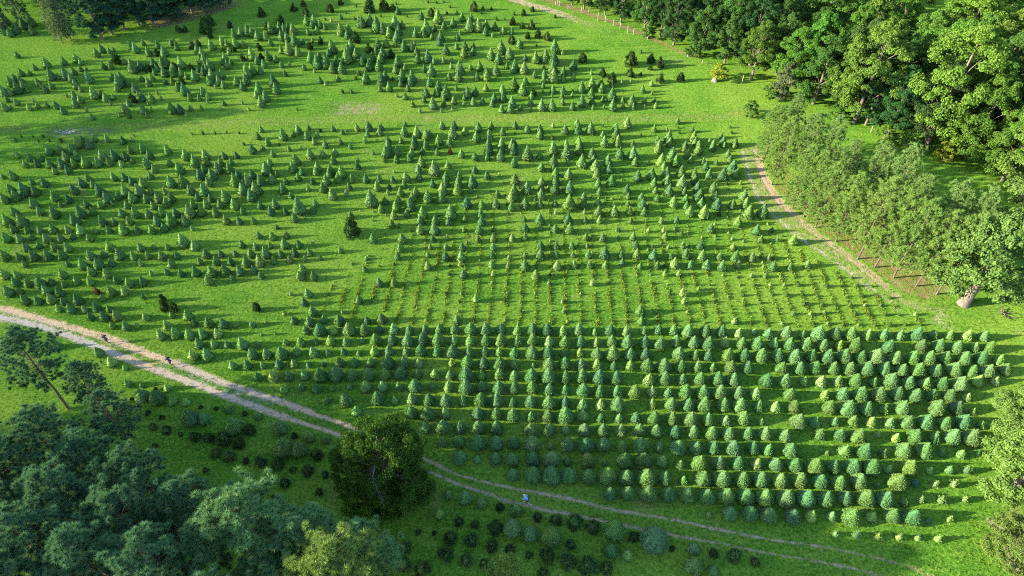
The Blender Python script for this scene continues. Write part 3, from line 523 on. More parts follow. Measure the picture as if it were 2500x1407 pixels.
# ------------------------------------------------------------------ plant shapes
def conifer_unit(seed, nu=26, nv=18, sprigs=480, plump=1.0, ragged=0.05, spr=0.10, wide=0.26):
    """clipped conifer crown, one unit tall and one unit wide, all triangles"""
    r = np.random.default_rng(seed)
    t = np.linspace(0.03, 1.0, nv)
    def prof(t):
        s = np.clip((t - wide) / (1 - wide), 0, 1)
        low = 0.50 + 0.50 * np.sin(np.clip(t / wide, 0, 1) * np.pi / 2)
        return 0.5 * np.where(t < wide, low, np.clip(1 - s, 0, 1) ** (0.92 / plump))
    th = np.linspace(0, 2 * np.pi, nu, endpoint=False)
    lob = sum(r.uniform(0.012, 0.035) * np.cos(k * th + r.uniform(0, 6.28)) for k in (2, 3, 5, 7))
    V = []
    for i, tt in enumerate(t):
        rad = prof(np.array([tt]))[0] * (1 + lob * 1.3 + r.normal(0, ragged, nu)) * 0.89
        tz = tt + r.normal(0, 0.012, nu) * (0 < i < nv - 1)
        V.append(np.stack([rad * np.cos(th + (i % 2) * np.pi / nu), rad * np.sin(th + (i % 2) * np.pi / nu), tz], 1))
    V = np.concatenate(V)
    V[-nu:, :2] *= 0.1
    F = []
    for i in range(nv - 1):
        for j in range(nu):
            a, b, c, d = i * nu + j, i * nu + (j + 1) % nu, (i + 1) * nu + (j + 1) % nu, (i + 1) * nu + j
            F += [(a, b, c), (a, c, d)]
    V = np.vstack([V, [[0, 0, 0.05]]])
    F += [(len(V) - 1, (j + 1) % nu, j) for j in range(nu)]
    F = np.array(F)
    tt = 1 - np.sqrt(r.uniform(0.0, 1.0, sprigs)) * 0.97
    a = r.uniform(0, 2 * np.pi, sprigs)
    rad = prof(tt) * 0.88
    P = np.stack([rad * np.cos(a), rad * np.sin(a), tt], 1)
    N = np.stack([np.cos(a), np.sin(a), np.full(sprigs, 0.40)], 1)
    sv, sf = blades(P, N, r.uniform(0.6, 1.2, sprigs) * spr * (0.40 + 0.60 * (1 - tt)), spr * 0.58 * (0.5 + 0.5 * (1 - tt)), r, 0.5)
    # leader
    lv, lf = blades(np.array([[0, 0, 0.94]] * 4), np.array([[0, 0, 1.]] * 4), 0.08, 0.05, r, 0.15)
    return join([(V, F), (sv, sf), (lv, lf)])

def ragged_unit(seed, n=900, core=True):
    """a wild bushy cedar, one unit tall and wide"""
    r = np.random.default_rng(seed)
    K = 34
    t = 1 - np.sqrt(r.uniform(0, 1, K)) * 0.95
    a = r.uniform(0, 6.28, K)
    rad = 0.42 * (1 - t) ** 0.75 * r.uniform(0.6, 1.1, K)
    cen = np.stack([rad * np.cos(a), rad * np.sin(a), 0.06 + t * 0.86], 1)
    idx = r.integers(0, K, n)
    P = cen[idx] + sph(n, r) * 0.12
    P[:, 2] = np.maximum(P[:, 2], 0.02)
    N = unit(P - np.array([0, 0, 0.3])) + np.array([0, 0, 0.5])
    parts = [blades(P, N, r.uniform(0.08, 0.17, n), 0.07, r, 0.6)]
    cv, cf = conifer_unit(seed + 5, 12, 9, 30, 1.1, 0.12)
    parts.append((cv * np.array([0.72, 0.72, 0.86]), cf))
    return join(parts)

def broad(seed, h, R, low=0.16, lobes=15, leaf=0.34, dens=120, squat=1.0):
    """a broad-leaved tree: (trunk and limbs), (crown)"""
    r = np.random.default_rng(seed)
    lean = r.normal(0, 0.03, 2) * h
    zs = np.linspace(0, h * 0.86, 7)
    path = np.stack([lean[0] * (zs / h) ** 1.5 + r.normal(0, .06, 7), lean[1] * (zs / h) ** 1.5 + r.normal(0, .06, 7), zs], 1)
    path[0, :2] = 0
    r0 = 0.017 * h + 0.07
    wood = [tube(path, r0 * np.linspace(1.15, 0.22, 7), 8)]
    P, N = [], []
    for k in range(lobes):
        f = (k + 0.5) / lobes
        z = h * (low + (0.93 - low) * f)
        prof = math.sin(min(1, (f * 0.92 + 0.16)) * math.pi) ** 0.6 if f > .35 else 0.82 + 0.2 * f
        rr = R * prof * r.uniform(0.42, 0.72)
        a = k * 2.399 + r.uniform(-.5, .5)
        c = np.array([rr * math.cos(a), rr * math.sin(a), z]) + np.append(lean * (z / h) ** 1.5, 0)
        lr = R * r.uniform(0.36, 0.52) * (0.72 if f > 0.85 else 1.0)
        st = path[min(6, max(1, int(6 * max(0.25, (z - 0.12 * h)) / (0.86 * h))))]
        wood.append(tube([st, (st * .5 + c * .5) + np.array([0, 0, .2]), c], [r0 * .36, r0 * .22, r0 * .08], 5))
        nc = int(11 + 5 * r.random())
        d = sph(nc, r); d[:, 2] = np.abs(d[:, 2]) * 0.9 - 0.25
        d = unit(d + 0.55 * unit((c - np.array([lean[0], lean[1], z - 0.4]))[None]))
        cc = c + d * lr * r.uniform(0.72, 1.08, (nc, 1)) * np.array([1, 1, 0.8])
        for q, dd in zip(cc, d):
            n = int(dens * r.uniform(0.6, 1.25))
            cr = lr * r.uniform(0.26, 0.42)
            s = sph(n, r); s[:, 2] = np.where(s[:, 2] < -0.35, -s[:, 2], s[:, 2])
            pp = q + s * cr * r.uniform(0.55, 1.0, (n, 1)) * np.array([1.1, 1.1, 0.8])
            P.append(pp); N.append(s + 0.5 * dd + np.array([0, 0, 0.35]))
    P = np.concatenate(P); N = np.concatenate(N)
    P[:, 2] = np.maximum(P[:, 2], 0.15)
    P = P * np.array([1, 1, squat])
    n = len(P)
    lv, lf = leaves(P, N, leaf * r.uniform(0.7, 1.25, n), leaf * 0.62, r, 0.55)
    return join(wood), (lv, lf)

def pine(seed, h, R, start=0.42, tuft=0.36, per=26, whorls=15, ball=0.5, dens=(1, 4), sub=1.6, needle=0.17):
    """a long-needled pine: trunk, bare limbs, needles in round tufts at the branch ends"""
    r = np.random.default_rng(seed)
    zs = np.linspace(0, h, 9)
    wob = np.cumsum(r.normal(0, 0.06, (9, 2)), 0); wob[0] = 0
    path = np.stack([wob[:, 0], wob[:, 1], zs], 1)
    r0 = 0.0085 * h + 0.06
    wood = [tube(path, r0 * np.linspace(1.1, 0.12, 9), 8)]
    TP, TD = [], []
    for k in range(whorls):
        f = k / (whorls - 1)
        z = h * (start + (0.985 - start) * f)
        base = np.array([np.interp(z, zs, path[:, 0]), np.interp(z, zs, path[:, 1]), z])
        prof = (0.62 + 0.9 * f if f < 0.35 else 0.93) * (1 - max(0, f - 0.35) / 0.65) ** 0.62 + 0.07
        nb = int(r.integers(4, 7)) if f < 0.9 else 3
        a0 = r.uniform(0, 6.28)
        for b in range(nb):
            a = a0 + b * 6.283 / nb + r.uniform(-.3, .3)
            L = R * prof * r.uniform(0.65, 1.1)
            up = 0.12 + 0.55 * f + r.uniform(-.1, .15)
            d = np.array([math.cos(a), math.sin(a), up])
            e = base + d * L
            mid = base + d * L * 0.5 + np.array([0, 0, -0.05 * L])
            wood.append(tube([base, mid, e], [r0 * .30 * (1 - .6 * f), r0 * .2 * (1 - .6 * f), r0 * .05], 4))
            ns = max(2, int(2 + L * sub))
            for s in range(ns):
                u = r.uniform(0.38, 1.0)
                q0 = base * (1 - u) + e * u + np.array([0, 0, -0.1 * L * u * (1 - u)])
                sd = unit(d[None] * 0.7 + r.normal(0, .55, (1, 3)))[0]
                sl = r.uniform(0.35, 1.0) * (0.35 + 0.28 * L) * 0.7
                q1 = q0 + sd * sl + np.array([0, 0, 0.22 * sl])
                wood.append(tube([q0, q1], [0.022, 0.010], 3))
                for m in range(int(r.integers(*dens))):
                    g = q1 + r.normal(0, 0.26, 3) * (0.7 + ball)
                    TP.append(g); TD.append(unit((sd * 0.5 + np.array([0, 0, 0.8]) + r.normal(0, .3, 3))[None])[0])
            TP.append(e); TD.append(d)
    for m in range(8):
        TP.append(path[-1] + r.normal(0, .15, 3)); TD.append(np.array([0, 0, 1.]))
    TP = np.array(TP); TD = np.array(TD)
    n = len(TP)
    P = np.repeat(TP, per, 0)
    N = sph(n * per, r) + 0.75 * np.repeat(TD, per, 0)
    lv, lf = blades(P, N, tuft * r.uniform(0.75, 1.15, n * per), tuft * needle, r, 0.12)
    return join(wood), (lv, lf)

def big_cedar(seed, h, R):
    r = np.random.default_rng(seed)
    wood = [tube([(0, 0, 0), (.1, 0, h * .4), (0, .1, h * .8)], [.38, .28, .05], 8)]
    P, N = [], []
    K = 400
    for k in range(K):
        t = 1 - r.uniform(0, 1) ** 0.62 * 0.99
        a = r.uniform(0, 6.28)
        prof = math.sin(min(1.0, 0.30 + t * 0.72) * math.pi) ** 0.55 if t > .25 else 0.90 + .4 * t
        lobe = 1 + 0.13 * math.cos(3 * a + 1 + 4 * t) + 0.10 * math.cos(5 * a + 9 * t)
        rr = R * prof * lobe * (r.uniform(0.80, 1.02) if k % 4 else r.uniform(0.2, 0.8))
        c = np.array([rr * math.cos(a), rr * math.sin(a), 0.25 + t * h * 0.95])
        if k % 9 == 0:
            wood.append(tube([(0, 0, max(.3, c[2] * .8)), c], [.07, .02], 4))
        n = 130
        s = sph(n, r)
        P.append(c + s * r.uniform(.35, .62) * r.uniform(0.4, 1, (n, 1)))
        N.append(s * .7 + unit(np.array([[math.cos(a), math.sin(a), .6]])))
    P = np.concatenate(P); N = np.concatenate(N); P[:, 2] = np.maximum(P[:, 2], .06)
    n = len(P)
    return join(wood), blades(P, N, r.uniform(.16, .32, n), .13, r, .6)

ONES = 'zeroth first second third fourth fifth sixth seventh eighth ninth tenth eleventh twelfth thirteenth fourteenth fifteenth sixteenth seventeenth eighteenth nineteenth'.split()
TENS = {2: ('twentieth', 'twenty'), 3: ('thirtieth', 'thirty'), 4: ('fortieth', 'forty'), 5: ('fiftieth', 'fifty'), 6: ('sixtieth', 'sixty'), 7: ('seventieth', 'seventy'), 8: ('eightieth', 'eighty'), 9: ('ninetieth', 'ninety')}
def nth(n):
    if n < 20: return ONES[n]
    a, b = divmod(n, 10)
    return TENS[a][0] if b == 0 else TENS[a][1] + '-' + ONES[b]

# ------------------------------------------------------------------ the plantation
PAL = {'': [(0.106, 0.236, 0.084), (0.120, 0.250, 0.078), (0.096, 0.218, 0.086), (0.138, 0.266, 0.096)],
       'y': [(0.125, 0.235, 0.066), (0.118, 0.230, 0.074)], 'p': [(0.135, 0.245, 0.095), (0.130, 0.230, 0.080)],  # 'y' tints keep the yellow that sunlight gave those crowns
       'd': [(0.036, 0.076, 0.026), (0.044, 0.088, 0.034)], 'r': [(0.140, 0.080, 0.042)], 'b': [(0.078, 0.180, 0.100)],
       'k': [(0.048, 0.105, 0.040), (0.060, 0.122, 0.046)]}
TONE = {'': 'green', 'y': 'yellow-green', 'p': 'pale', 'd': 'dark', 'r': 'rusty', 'b': 'bluish', 'k': 'dark'}

def stand(rec, q):
    """from a crown's outline in the photograph to its place, width and height on the ground"""
    cx, cy, s, code = rec
    s *= 0.94
    yb = cy + s / 2
    p, e = ppm(yb), dep(yb)
    r_ = 0.5 * s / (p * (0.74 * q * math.cos(e) + 0.5 * math.sin(e)))
    by = cy + s / 2 - max(0.0, 0.5 * math.sin(e) - 0.26 * q * math.cos(e)) * 2 * r_ * p
    bx = cx + (cx - 1250.0) / (cy - 2384.0) * (by - cy)
    g = at(bx, by)
    return g, 2 * r_, 2 * r_ * q

def tint(code, rr):
    c = rr.choice(PAL[code])
    k = rr.uniform(0.86, 1.16)
    return (c[0] * k * rr.uniform(.9, 1.12), c[1] * k, c[2] * k * rr.uniform(.85, 1.15))

rr = random.Random(5)
NEAR = []
for i in range(9):
    v, f = conifer_unit(100 + i, plump=[0.95, 1.02, 1.1][i % 3], ragged=0.04, spr=0.105, sprigs=1500)
    NEAR.append(mesh('clipped_crown', [(v, f, 0)], [M_CON]))
SLIM = []
for i in range(6):
    v, f = conifer_unit(200 + i, 22, 16, 900, plump=0.92, ragged=0.06, spr=0.11, wide=0.2)
    SLIM.append(mesh('slender_crown', [(v, f, 0)], [M_CON]))
WISP = []
for i in range(4):
    v, f = ragged_unit(300 + i, 420)
    WISP.append(mesh('wispy_crown', [(v, f, 0)], [M_CON]))
BUSH = []
for i in range(6):
    v, f = ragged_unit(400 + i, 1100)
    BUSH.append(mesh('bushy_crown', [(v, f, 0)], [M_CON]))
tv, tf = tube([(0, 0, -0.05), (0.01, 0, 0.5), (0, 0, 1.0)], [1, 0.85, 0.6], 6)
STEM = mesh('young_trunk', [(tv, tf, 0)], [M_BARK])

def conifer(name, rec, q, kinds, label, cat, group, code=None):
    g, wd, ht = stand(rec, q)
    code = rec[3] if code is None else code
    e = empty(name, g, rr.uniform(0, 6.28))
    tag(e, label, cat, group)
    c = obj('crown', rr.choice(kinds), e)
    c.scale = (wd * rr.uniform(.96, 1.04), wd * rr.uniform(.96, 1.04), ht)
    c.location = (0, 0, 0.03)
    c.color = (*tint(code, rr), 1)
    s = obj('trunk', STEM, e)
    s.scale = (0.03 * wd + 0.02, 0.03 * wd + 0.02, ht * 0.5)
    return e

cands = []        # (apparent area, record, proportion, kind, label, group)
rest = []         # those too many to stand as individuals
def q_near(cy): return 1.20 - 0.05 * min(1, max(0, (cy - 800) / 300))
def size_word(s, med):
    return 'large ' if s > med * 1.14 else ('small ' if s < med * 0.72 else '')
for ri, row in enumerate(ROWS):
    recs = sorted(parse(row))
    keep = []
    for r_ in recs:
        if not keep or r_[0] - keep[-1][0] > 14: keep.append(r_)
    med = sorted(k[2] for k in keep)[len(keep) // 2]
    for k, r_ in enumerate(keep):
        code = r_[3]
        lab = f'{size_word(r_[2], med)}{TONE[code]} clipped conifer, {nth(k + 1)} from left in {nth(ri + 1)} row below the seedling plot'
        cands.append((r_[2] ** 2, r_, q_near(r_[1]), 'near', lab, 'clipped conifers in the near rows', 'clipped_conifer'))
recs = sorted(parse(SOUTH))
for k, r_ in enumerate(recs):
    lab = f'{size_word(r_[2], 28)}{TONE[r_[3]]} clipped conifer, {nth(k + 1)} from left on the near side of the dirt track'
    cands.append((r_[2] ** 2, r_, 1.15, 'near', lab, 'clipped conifers on the near side of the track', 'clipped_conifer'))
recs = sorted(parse(LEFT))
for k, r_ in enumerate(recs):
    lab = f'{size_word(r_[2], 25)}{TONE[r_[3]]} conifer, {nth(k + 1)} from left beside the upper edge of the left track'
    cands.append((r_[2] ** 2 * 0.8, r_, 1.28, 'near', lab, 'conifers above the left stretch of track', 'clipped_conifer'))
cands.sort(key=lambda c: -c[0])
for i, c in enumerate(cands):
    if i < 288:
        conifer(c[6], c[1], c[2], WISP if c[1][3] == 'p' else NEAR, c[4], 'conifer', c[5])
    else:
        rest.append((c[1], c[2], 'p' if c[1][3] == 'p' else ''))
for text, lab, code in SPECIAL:
    r_ = parse(text)[0]
    conifer('lone_cedar' if code == 'd' and r_[2] > 40 else 'field_conifer', r_, 1.3 if code == 'd' and r_[2] > 40 else 1.5,
            BUSH if code in 'dr' and code else SLIM, lab, 'conifer', None, code)

seen = []
def add_rest(recs, q, mind=3.5):
    for r_ in recs:
        if any(abs(r_[0] - a) < mind and abs(r_[1] - b) < mind for a, b in seen): continue
        seen.append((r_[0], r_[1]))
        rest.append((r_, q(r_[1]) if callable(q) else q, 'p' if r_[3] == 'p' or r_[2] < 14 else ''))
add_rest(parse(MID), lambda y: 1.32 - 0.06 * min(1, max(0, (y - 330) / 420)))
add_rest(parse(FAR), 1.36)

U_CON = [conifer_unit(500 + i, 13, 10, 320, 0.92, 0.06, 0.15, 0.17) for i in range(10)]
U_WIS = [ragged_unit(520 + i, 150) for i in range(5)]
V, F, T, off = [], [], [], 0
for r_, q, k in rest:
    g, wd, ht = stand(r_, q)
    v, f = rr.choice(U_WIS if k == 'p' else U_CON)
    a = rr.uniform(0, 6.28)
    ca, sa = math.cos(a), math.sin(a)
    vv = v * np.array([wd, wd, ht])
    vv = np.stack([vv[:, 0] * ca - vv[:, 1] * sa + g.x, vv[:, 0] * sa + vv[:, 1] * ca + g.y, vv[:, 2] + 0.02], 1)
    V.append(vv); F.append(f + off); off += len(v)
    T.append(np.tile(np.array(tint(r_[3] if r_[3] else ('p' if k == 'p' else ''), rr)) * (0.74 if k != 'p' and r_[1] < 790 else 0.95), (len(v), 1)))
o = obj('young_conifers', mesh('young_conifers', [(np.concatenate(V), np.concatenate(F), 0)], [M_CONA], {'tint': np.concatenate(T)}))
tag(o, 'hundreds of young conifers in ragged rows over the middle and far fields', 'conifers', kind='stuff')

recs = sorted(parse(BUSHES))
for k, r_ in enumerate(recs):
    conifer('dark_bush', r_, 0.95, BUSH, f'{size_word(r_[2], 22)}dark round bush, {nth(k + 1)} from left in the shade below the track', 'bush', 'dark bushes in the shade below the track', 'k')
recs = sorted(parse(CEDARS))
for k, r_ in enumerate(recs):
    side = 'far field'
    conifer('wild_cedar', r_, 1.15, BUSH, f'{size_word(r_[2], 19)}dark wild cedar, {nth(k + 1)} from left of those scattered over the far field', 'cedar', 'wild cedars scattered over the far field', 'd')

# seedling plot: hundreds of tiny plants on a grid, and the weeds that grow along the planting lines
def col_x(i, y, x0=1271.0, step=36.1, xc=1340.0):
    return xc + (x0 + step * i - xc) * (y - YH) / (718 - YH)
rows_y = [650, 672, 694, 718, 739, 762, 787]
r = np.random.default_rng(77)
V, F, T, off = [], [], [], 0
def put(unit_, g, wd, ht, col):
    global off
    v, f = unit_
    V.append(v * np.array([wd, wd, ht]) + np.array([g.x, g.y, 0.01])); F.append(f + off); off += len(v)
    T.append(np.tile(np.array(col), (len(v), 1)))
for i in range(-12, 30):
    for k, y in enumerate(rows_y):
        x = col_x(i, y) + r.normal(0, 1.6)
        yy = y + max(0, x - 1500) * 0.0125 + r.normal(0, 1.2)
        lo = 1010 if k > 2 else 1080
        if x < lo or x > 2310 - (6 - k) * 45 or r.random() > (0.80 if x > 1200 else 0.5): continue
        if k == 0 and r.random() > 0.4: continue
        s = r.uniform(0.35, 0.65) * (1.25 if x > 1900 else 1)
        put(U_WIS[int(r.integers(0, 5))], at(x, yy), s * 1.0, s, tint('d' if r.random() < 0.72 else 'p', rr))
for k in range(420):
    i = int(r.integers(-12, 26)); y = r.uniform(420, 655)
    x = col_x(i, y) + (0 if y > 650 else (650 - y) ** 2 * 0.0011 * (1 if i > 3 else -1) * min(1, abs(i - 3) / 8))
    if x < 700 + (655 - y) * 1.2 or x > 1780 + (y - 420) * 0.9: continue
    s = r.uniform(0.25, 0.55)
    put(U_WIS[int(r.integers(0, 5))], at(x, y), s * 0.9, s, tint('p' if r.random() < .75 else 'd', rr))
for tx in ('U1 150,1335,40 410,1295,40 580,1335,50 470,1340,30 205,1300,25 315,1300,25 365,1345,25 1830,1275,30 1930,1265,45 2050,1265,35 2160,1260,30 2280,1265,30 1425,20,40 1275,1290,25 2325,1370,40',
           'U2 635,1240,40 845,870,45 930,870,45 970,740,40 1320,750,45 2185,75,45 2265,80,35 680,180,30 960,175,40 875,120,25 975,55,30 1210,150,30 1355,30,30 1460,155,25 1660,15,30 1740,20,30 1720,75,25 1870,60,30 1810,15,25 1840,120,35 2315,180,35 2390,180,30 2165,120,30 410,1040,30 240,1375,35',
           'U3 60,130,35 450,155,40 40,300,50 1270,705,45 1270,490,40 425,1310,60 2135,1260,35 2125,1210,30 905,1200,30 1635,1260,35 1625,1215,25 345,640,50 275,430,30 620,860,30 65,1270,25',
           'M3 1100,260,40 2085,380,45 2015,670,60 1655,855,50 2080,835,40 1985,1000,40 1455,690,30'):
    for r_ in parse(tx):
        g, wd, ht = stand(r_, 1.0)
        put(U_WIS[int(r.integers(0, 5))], g, wd, ht, tint('d', rr))
o = obj('seedlings', mesh('seedlings', [(np.concatenate(V), np.concatenate(F), 0)], [M_CONA], {'tint': np.concatenate(T)}))
tag(o, 'tiny dark seedlings planted on a grid in the open grass', 'seedlings', kind='stuff')

# weeds along the planting lines, and coarse tufts all over the turf
P, H, col = [], [], []
for i in range(-30, 34):
    ph, d_ = r.uniform(0, 6.28), r.uniform(0.65, 1.0)
    y0_, y1_ = (r.uniform(380, 470), 795) if -9 < i < 24 else (r.uniform(560, 690), r.uniform(740, 795))
    for k in range(620):
        y = r.uniform(y0_, y1_)
        bend = 0.0 if y > 650 else (650 - y) * (650 - y) * 0.0011 * (1 if i > 3 else -1) * min(1, abs(i - 3) / 8)
        x = col_x(i, y) + r.normal(0, 2.2) + 1.5 * math.sin(y * .05 + ph) + bend
        yy = y + max(0, x - 1500) * 0.0125
        if x < 760 + max(0, (700 - y)) * 1.2 + r.uniform(0, 220) or x > 1800 + (y - 520) * 1.75: continue
        if r.random() > d_ * (0.75 + 0.4 * math.sin(y * 0.09 + ph * 3)) * min(1, (y - y0_) / 80): continue
        g = at(x, yy); P.append(g); H.append(r.uniform(.12, .28) if y > 600 else r.uniform(.08, .18)); col.append((0.185, 0.280, 0.055) if r.random() < .82 else (0.070, 0.150, 0.020))
n1 = len(P)
for k in range(60000):
    y = r.uniform(-5, 1415) ; x = r.uniform(-30, 2530)
    if r.random() > ((y - YH) / 2400) ** 1.0: continue
    g = at(x, y); P.append(g); H.append(r.uniform(.05, .16)); q = r.random(); col.append(lerp((0.050, 0.140, 0.010), (0.160, 0.270, 0.030), q))
P = np.array([tuple(p) for p in P]); H = np.array(H); col = np.array(col)
B = 4
pp = np.repeat(P, B, 0) + np.concatenate([r.normal(0, .07, (len(P) * B, 2)), np.full((len(P) * B, 1), 0.02)], 1)
v, f = blades(pp, np.tile([0, 0, 1.0], (len(pp), 1)), np.repeat(H, B) * r.uniform(.8, 1.5, len(pp)), np.repeat(H, B) * 0.42, r, 0.5)
o = obj('grass', mesh('grass', [(v, f, 0)], [M_TUFT], {'tint': np.repeat(col, B * 3, 0)}))
tag(o, 'coarse grass tufts over the turf and weeds along the planting lines', 'grass', kind='stuff')

# ------------------------------------------------------------------ tall trees
def tree(name, proto, loc, rz, sc_, col, label, cat, group=None):
    wood, crown = proto
    e = empty(name, loc, rz, (sc_[0], sc_[0], sc_[1]))
    tag(e, label, cat, group)
    obj('trunk', wood, e)
    c = obj('crown', crown, e)
    c.color = (*col, 1)
    return e

def proto(ws, name, mb, ml):
    (wv, wf), (lv, lf) = ws
    return (mesh(name + '_wood', [(wv, wf, 0)], [mb], smooth=True), mesh(name + '_crown', [(lv, lf, 0)], [ml]))

BROAD = [proto(broad(600 + i, 16.0, [4.6, 5.2, 4.2, 5.6, 4.8][i], [0.10, 0.16, 0.08, 0.20, 0.12][i], 17, 0.28, 165), 'broad', M_BARKP, M_LEAF) for i in range(5)]
PINES = [proto(pine(700 + i, 16.0, [4.0, 3.7, 4.3][i], [0.10, 0.15, 0.21][i], 0.48, 60, 15, 0.6, (2, 4), 0.95, 0.12), 'pine', M_BARK, M_NEED) for i in range(3)]
BIGP = [proto(pine(720 + i, 21.0, [4.2, 3.7, 4.5][i], 0.42, 0.50, 130, 14, 0.60, (1, 4), 0.85, 0.095), 'tall_pine', M_BARK, M_NEED) for i in range(3)]
SHRUB = [proto(broad(800 + i, 3.0, 1.7, 0.10, 9, 0.20, 60), 'shrub', M_BARKP, M_LEAF) for i in range(3)]
LG, YG, MG, DG, GG = (0.078, 0.168, 0.036), (0.100, 0.188, 0.038), (0.062, 0.132, 0.036), (0.036, 0.085, 0.034), (0.120, 0.155, 0.090)

# woodland edge behind the fence at the right
edge = [at(*p) for p in [(1330, -4), (1400, 24), (1480, 52), (1560, 84), (1640, 118), (1714, 150), (1790, 185), (1850, 212), (1905, 236), (1960, 262), (2010, 282), (2070, 302), (2130, 325), (2200, 350), (2270, 375), (2340, 402), (2420, 440), (2520, 490)]]
ex = np.array([(p.x, p.y) for p in edge])
ed = np.concatenate([[0], np.cumsum(np.linalg.norm(np.diff(ex, axis=0), axis=1))])
nrm = unit(np.array([[-(ex[-1] - ex[0])[1], (ex[-1] - ex[0])[0]]]))[0]
if nrm[0] < 0: nrm = -nrm
ranks = [(1.8, 5.6), (7.0, 7.0), (13.5, 8.0), (21.0, 9.0), (30.0, 10.0), (40.0, 11.0), (52.0, 12.0), (66.0, 13.0)]
rk = random.Random(31)
for ri, (off_, step) in enumerate(ranks):
    pos = []
    s = 1.0 + 2.0 * ri
    while s < ed[-1] + 12 * ri:
        x = np.interp(s, ed, ex[:, 0]) + max(0, s - ed[-1]) * 0.7; y = np.interp(s, ed, ex[:, 1]) - max(0, s - ed[-1]) * 0.7
        pos.append((x + nrm[0] * (off_ + rk.uniform(-1.2, 1.2)), y + nrm[1] * (off_ + rk.uniform(-1.2, 1.2)), s / ed[-1]))
        s += step * rk.uniform(0.8, 1.25)
    n = 0
    for x, y, f in pos:
        h = (10.0 + 8.0 * min(1, f)) * rk.uniform(0.82, 1.12)
        if ri == 0: h *= 0.80
        u0, v0 = project((x, y, 0.4 * h)); u1, v1 = project((x, y, h))
        if u0 < -100 or u0 - 130 > IW or v0 < -60: continue
        n += 1
        if ri == 0:
            col = rk.choice([MG, LG, DG, MG, LG] if f > .45 else [DG, DG, MG])
            lab = f'{"dark" if col is DG else "leafy green"} broadleaf tree, {nth(n)} from left along the front of the woods'
        else:
            col = rk.choice([LG, MG, YG, MG] if f > .5 else [DG, MG, DG])
            lab = f'tall broadleaf tree, {nth(n)} from left in the {nth(ri + 1)} rank of the woods'
        k = h / 16.0
        tree('broadleaf_tree', BROAD[rk.randrange(5)], (x, y, 0), rk.uniform(0, 6.28), (k * rk.uniform(.85, 1.05), k), tuple(c * rk.uniform(.85, 1.15) for c in col), lab, 'tree', 'woods behind the fence')
# trees one can tell apart in the woods
for px, py, h, wk, col, lab, v in [
    (2262, 352, 21, 0.95, (0.112, 0.208, 0.040), 'tallest bright yellow-green tree rising from the woods at the upper right', 1),
    (2085, 300, 19, 0.85, (0.105, 0.185, 0.040), 'bright green tree with a pale trunk left of the tallest yellow-green one', 3),
    (1905, 243, 7.5, 1.0, GG, 'silvery grey-green small tree at the corner of the woods', 2),
    (2425, 330, 19, 0.9, (0.105, 0.170, 0.038), 'sunlit leaning tree at the right edge of the photograph', 0),
    (2500, 480, 17, 1.1, (0.120, 0.205, 0.050), 'broad bright green tree cut by the right edge above the thick trunk', 1),
    (2465, 600, 15, 1.0, (0.120, 0.205, 0.060), 'pale green feathery tree at the right edge beside the pine row', 4)]:
    p = at(px, py)
    tree('broadleaf_tree', BROAD[v], p, rk.uniform(0, 6.28), (h / 16 * wk, h / 16), col, lab, 'tree')
for i, (px, py, w_, col) in enumerate([(1752, 196, 1.1, (0.20, 0.26, 0.03)), (1880, 240, 1.0, LG), (2040, 296, 1.1, LG), (2155, 345, 1.0, YG), (2215, 368, 1.2, LG), (2300, 395, 1.2, (0.17, 0.22, 0.03)), (1690, 140, .9, MG), (1580, 95, .8, LG), (1830, 282, .9, LG), (2420, 420, 1.3, MG)]):
    tree('edge_shrub', SHRUB[i % 3], at(px, py), i * 1.3, (w_, w_), col, f'low {"yellow-green" if i == 0 else "leafy"} shrub, {nth(i + 1)} of those at the foot of the woods' if i else 'round yellow-green shrub beside a grey rock at the end of the fence', 'shrub', 'shrubs at the foot of the woods')

# double row of pines beside the right-hand track
front = [(1862, 398), (1884, 452), (1934, 510), (1962, 530), (1990, 556), (2040, 590), (2093, 633), (2135, 653), (2181, 679), (2236, 699), (2286, 719)]
back = [(1905, 385), (1950, 420), (1990, 455), (2040, 490), (2090, 525), (2140, 560), (2190, 600), (2250, 640), (2310, 660)]
for i, (px, py) in enumerate(front):
    h = 10.3 + 2.0 * (i / 10) + rk.uniform(-.8, .8)
    tree('pine_tree', PINES[2 if i > 5 else i % 2], at(px, py), rk.uniform(0, 6.28), (h / 16 * 0.84, h / 16 * rk.uniform(.92, 1.12)), (0.155 * rk.uniform(.9, 1.1), 0.285, 0.078), f'row pine with {"bare straight trunk" if i > 5 else "low branches"}, {nth(i + 1)} from left beside the right track', 'pine', 'pines in the row by the right track')
for i, (px, py) in enumerate(back):
    h = 10.8 + 2.0 * (i / 8) + rk.uniform(-.8, .8)
    tree('pine_tree', PINES[(i + 1) % 3], at(px, py), rk.uniform(0, 6.28), (h / 16 * 0.84, h / 16 * rk.uniform(.92, 1.12)), (0.145, 0.262, 0.090), f'pine behind the front row by the right track, {nth(i + 1)} from left', 'pine', 'pines in the row by the right track')
# the thick-trunked tree at the end of the pine row
bt = proto((tube([(0, 0, -0.1), (0.03, 0, 0.35), (0.15, 0.05, 1.6), (0.3, 0.1, 3.2), (0.5, 0.2, 7.0), (0.6, 0.2, 12)], [0.88, 0.72, 0.64, 0.56, 0.40, 0.12], 14), broad(641, 14.5, 5.2, 0.20, 18, 0.36, 110)[1]), 'thick', M_BARKP, M_LEAF)
tree('thick_trunked_tree', bt, at(2352, 742), 0.3, (1, 1), (0.105, 0.190, 0.058), 'tree with a very thick pale trunk at the end of the pine row', 'tree')

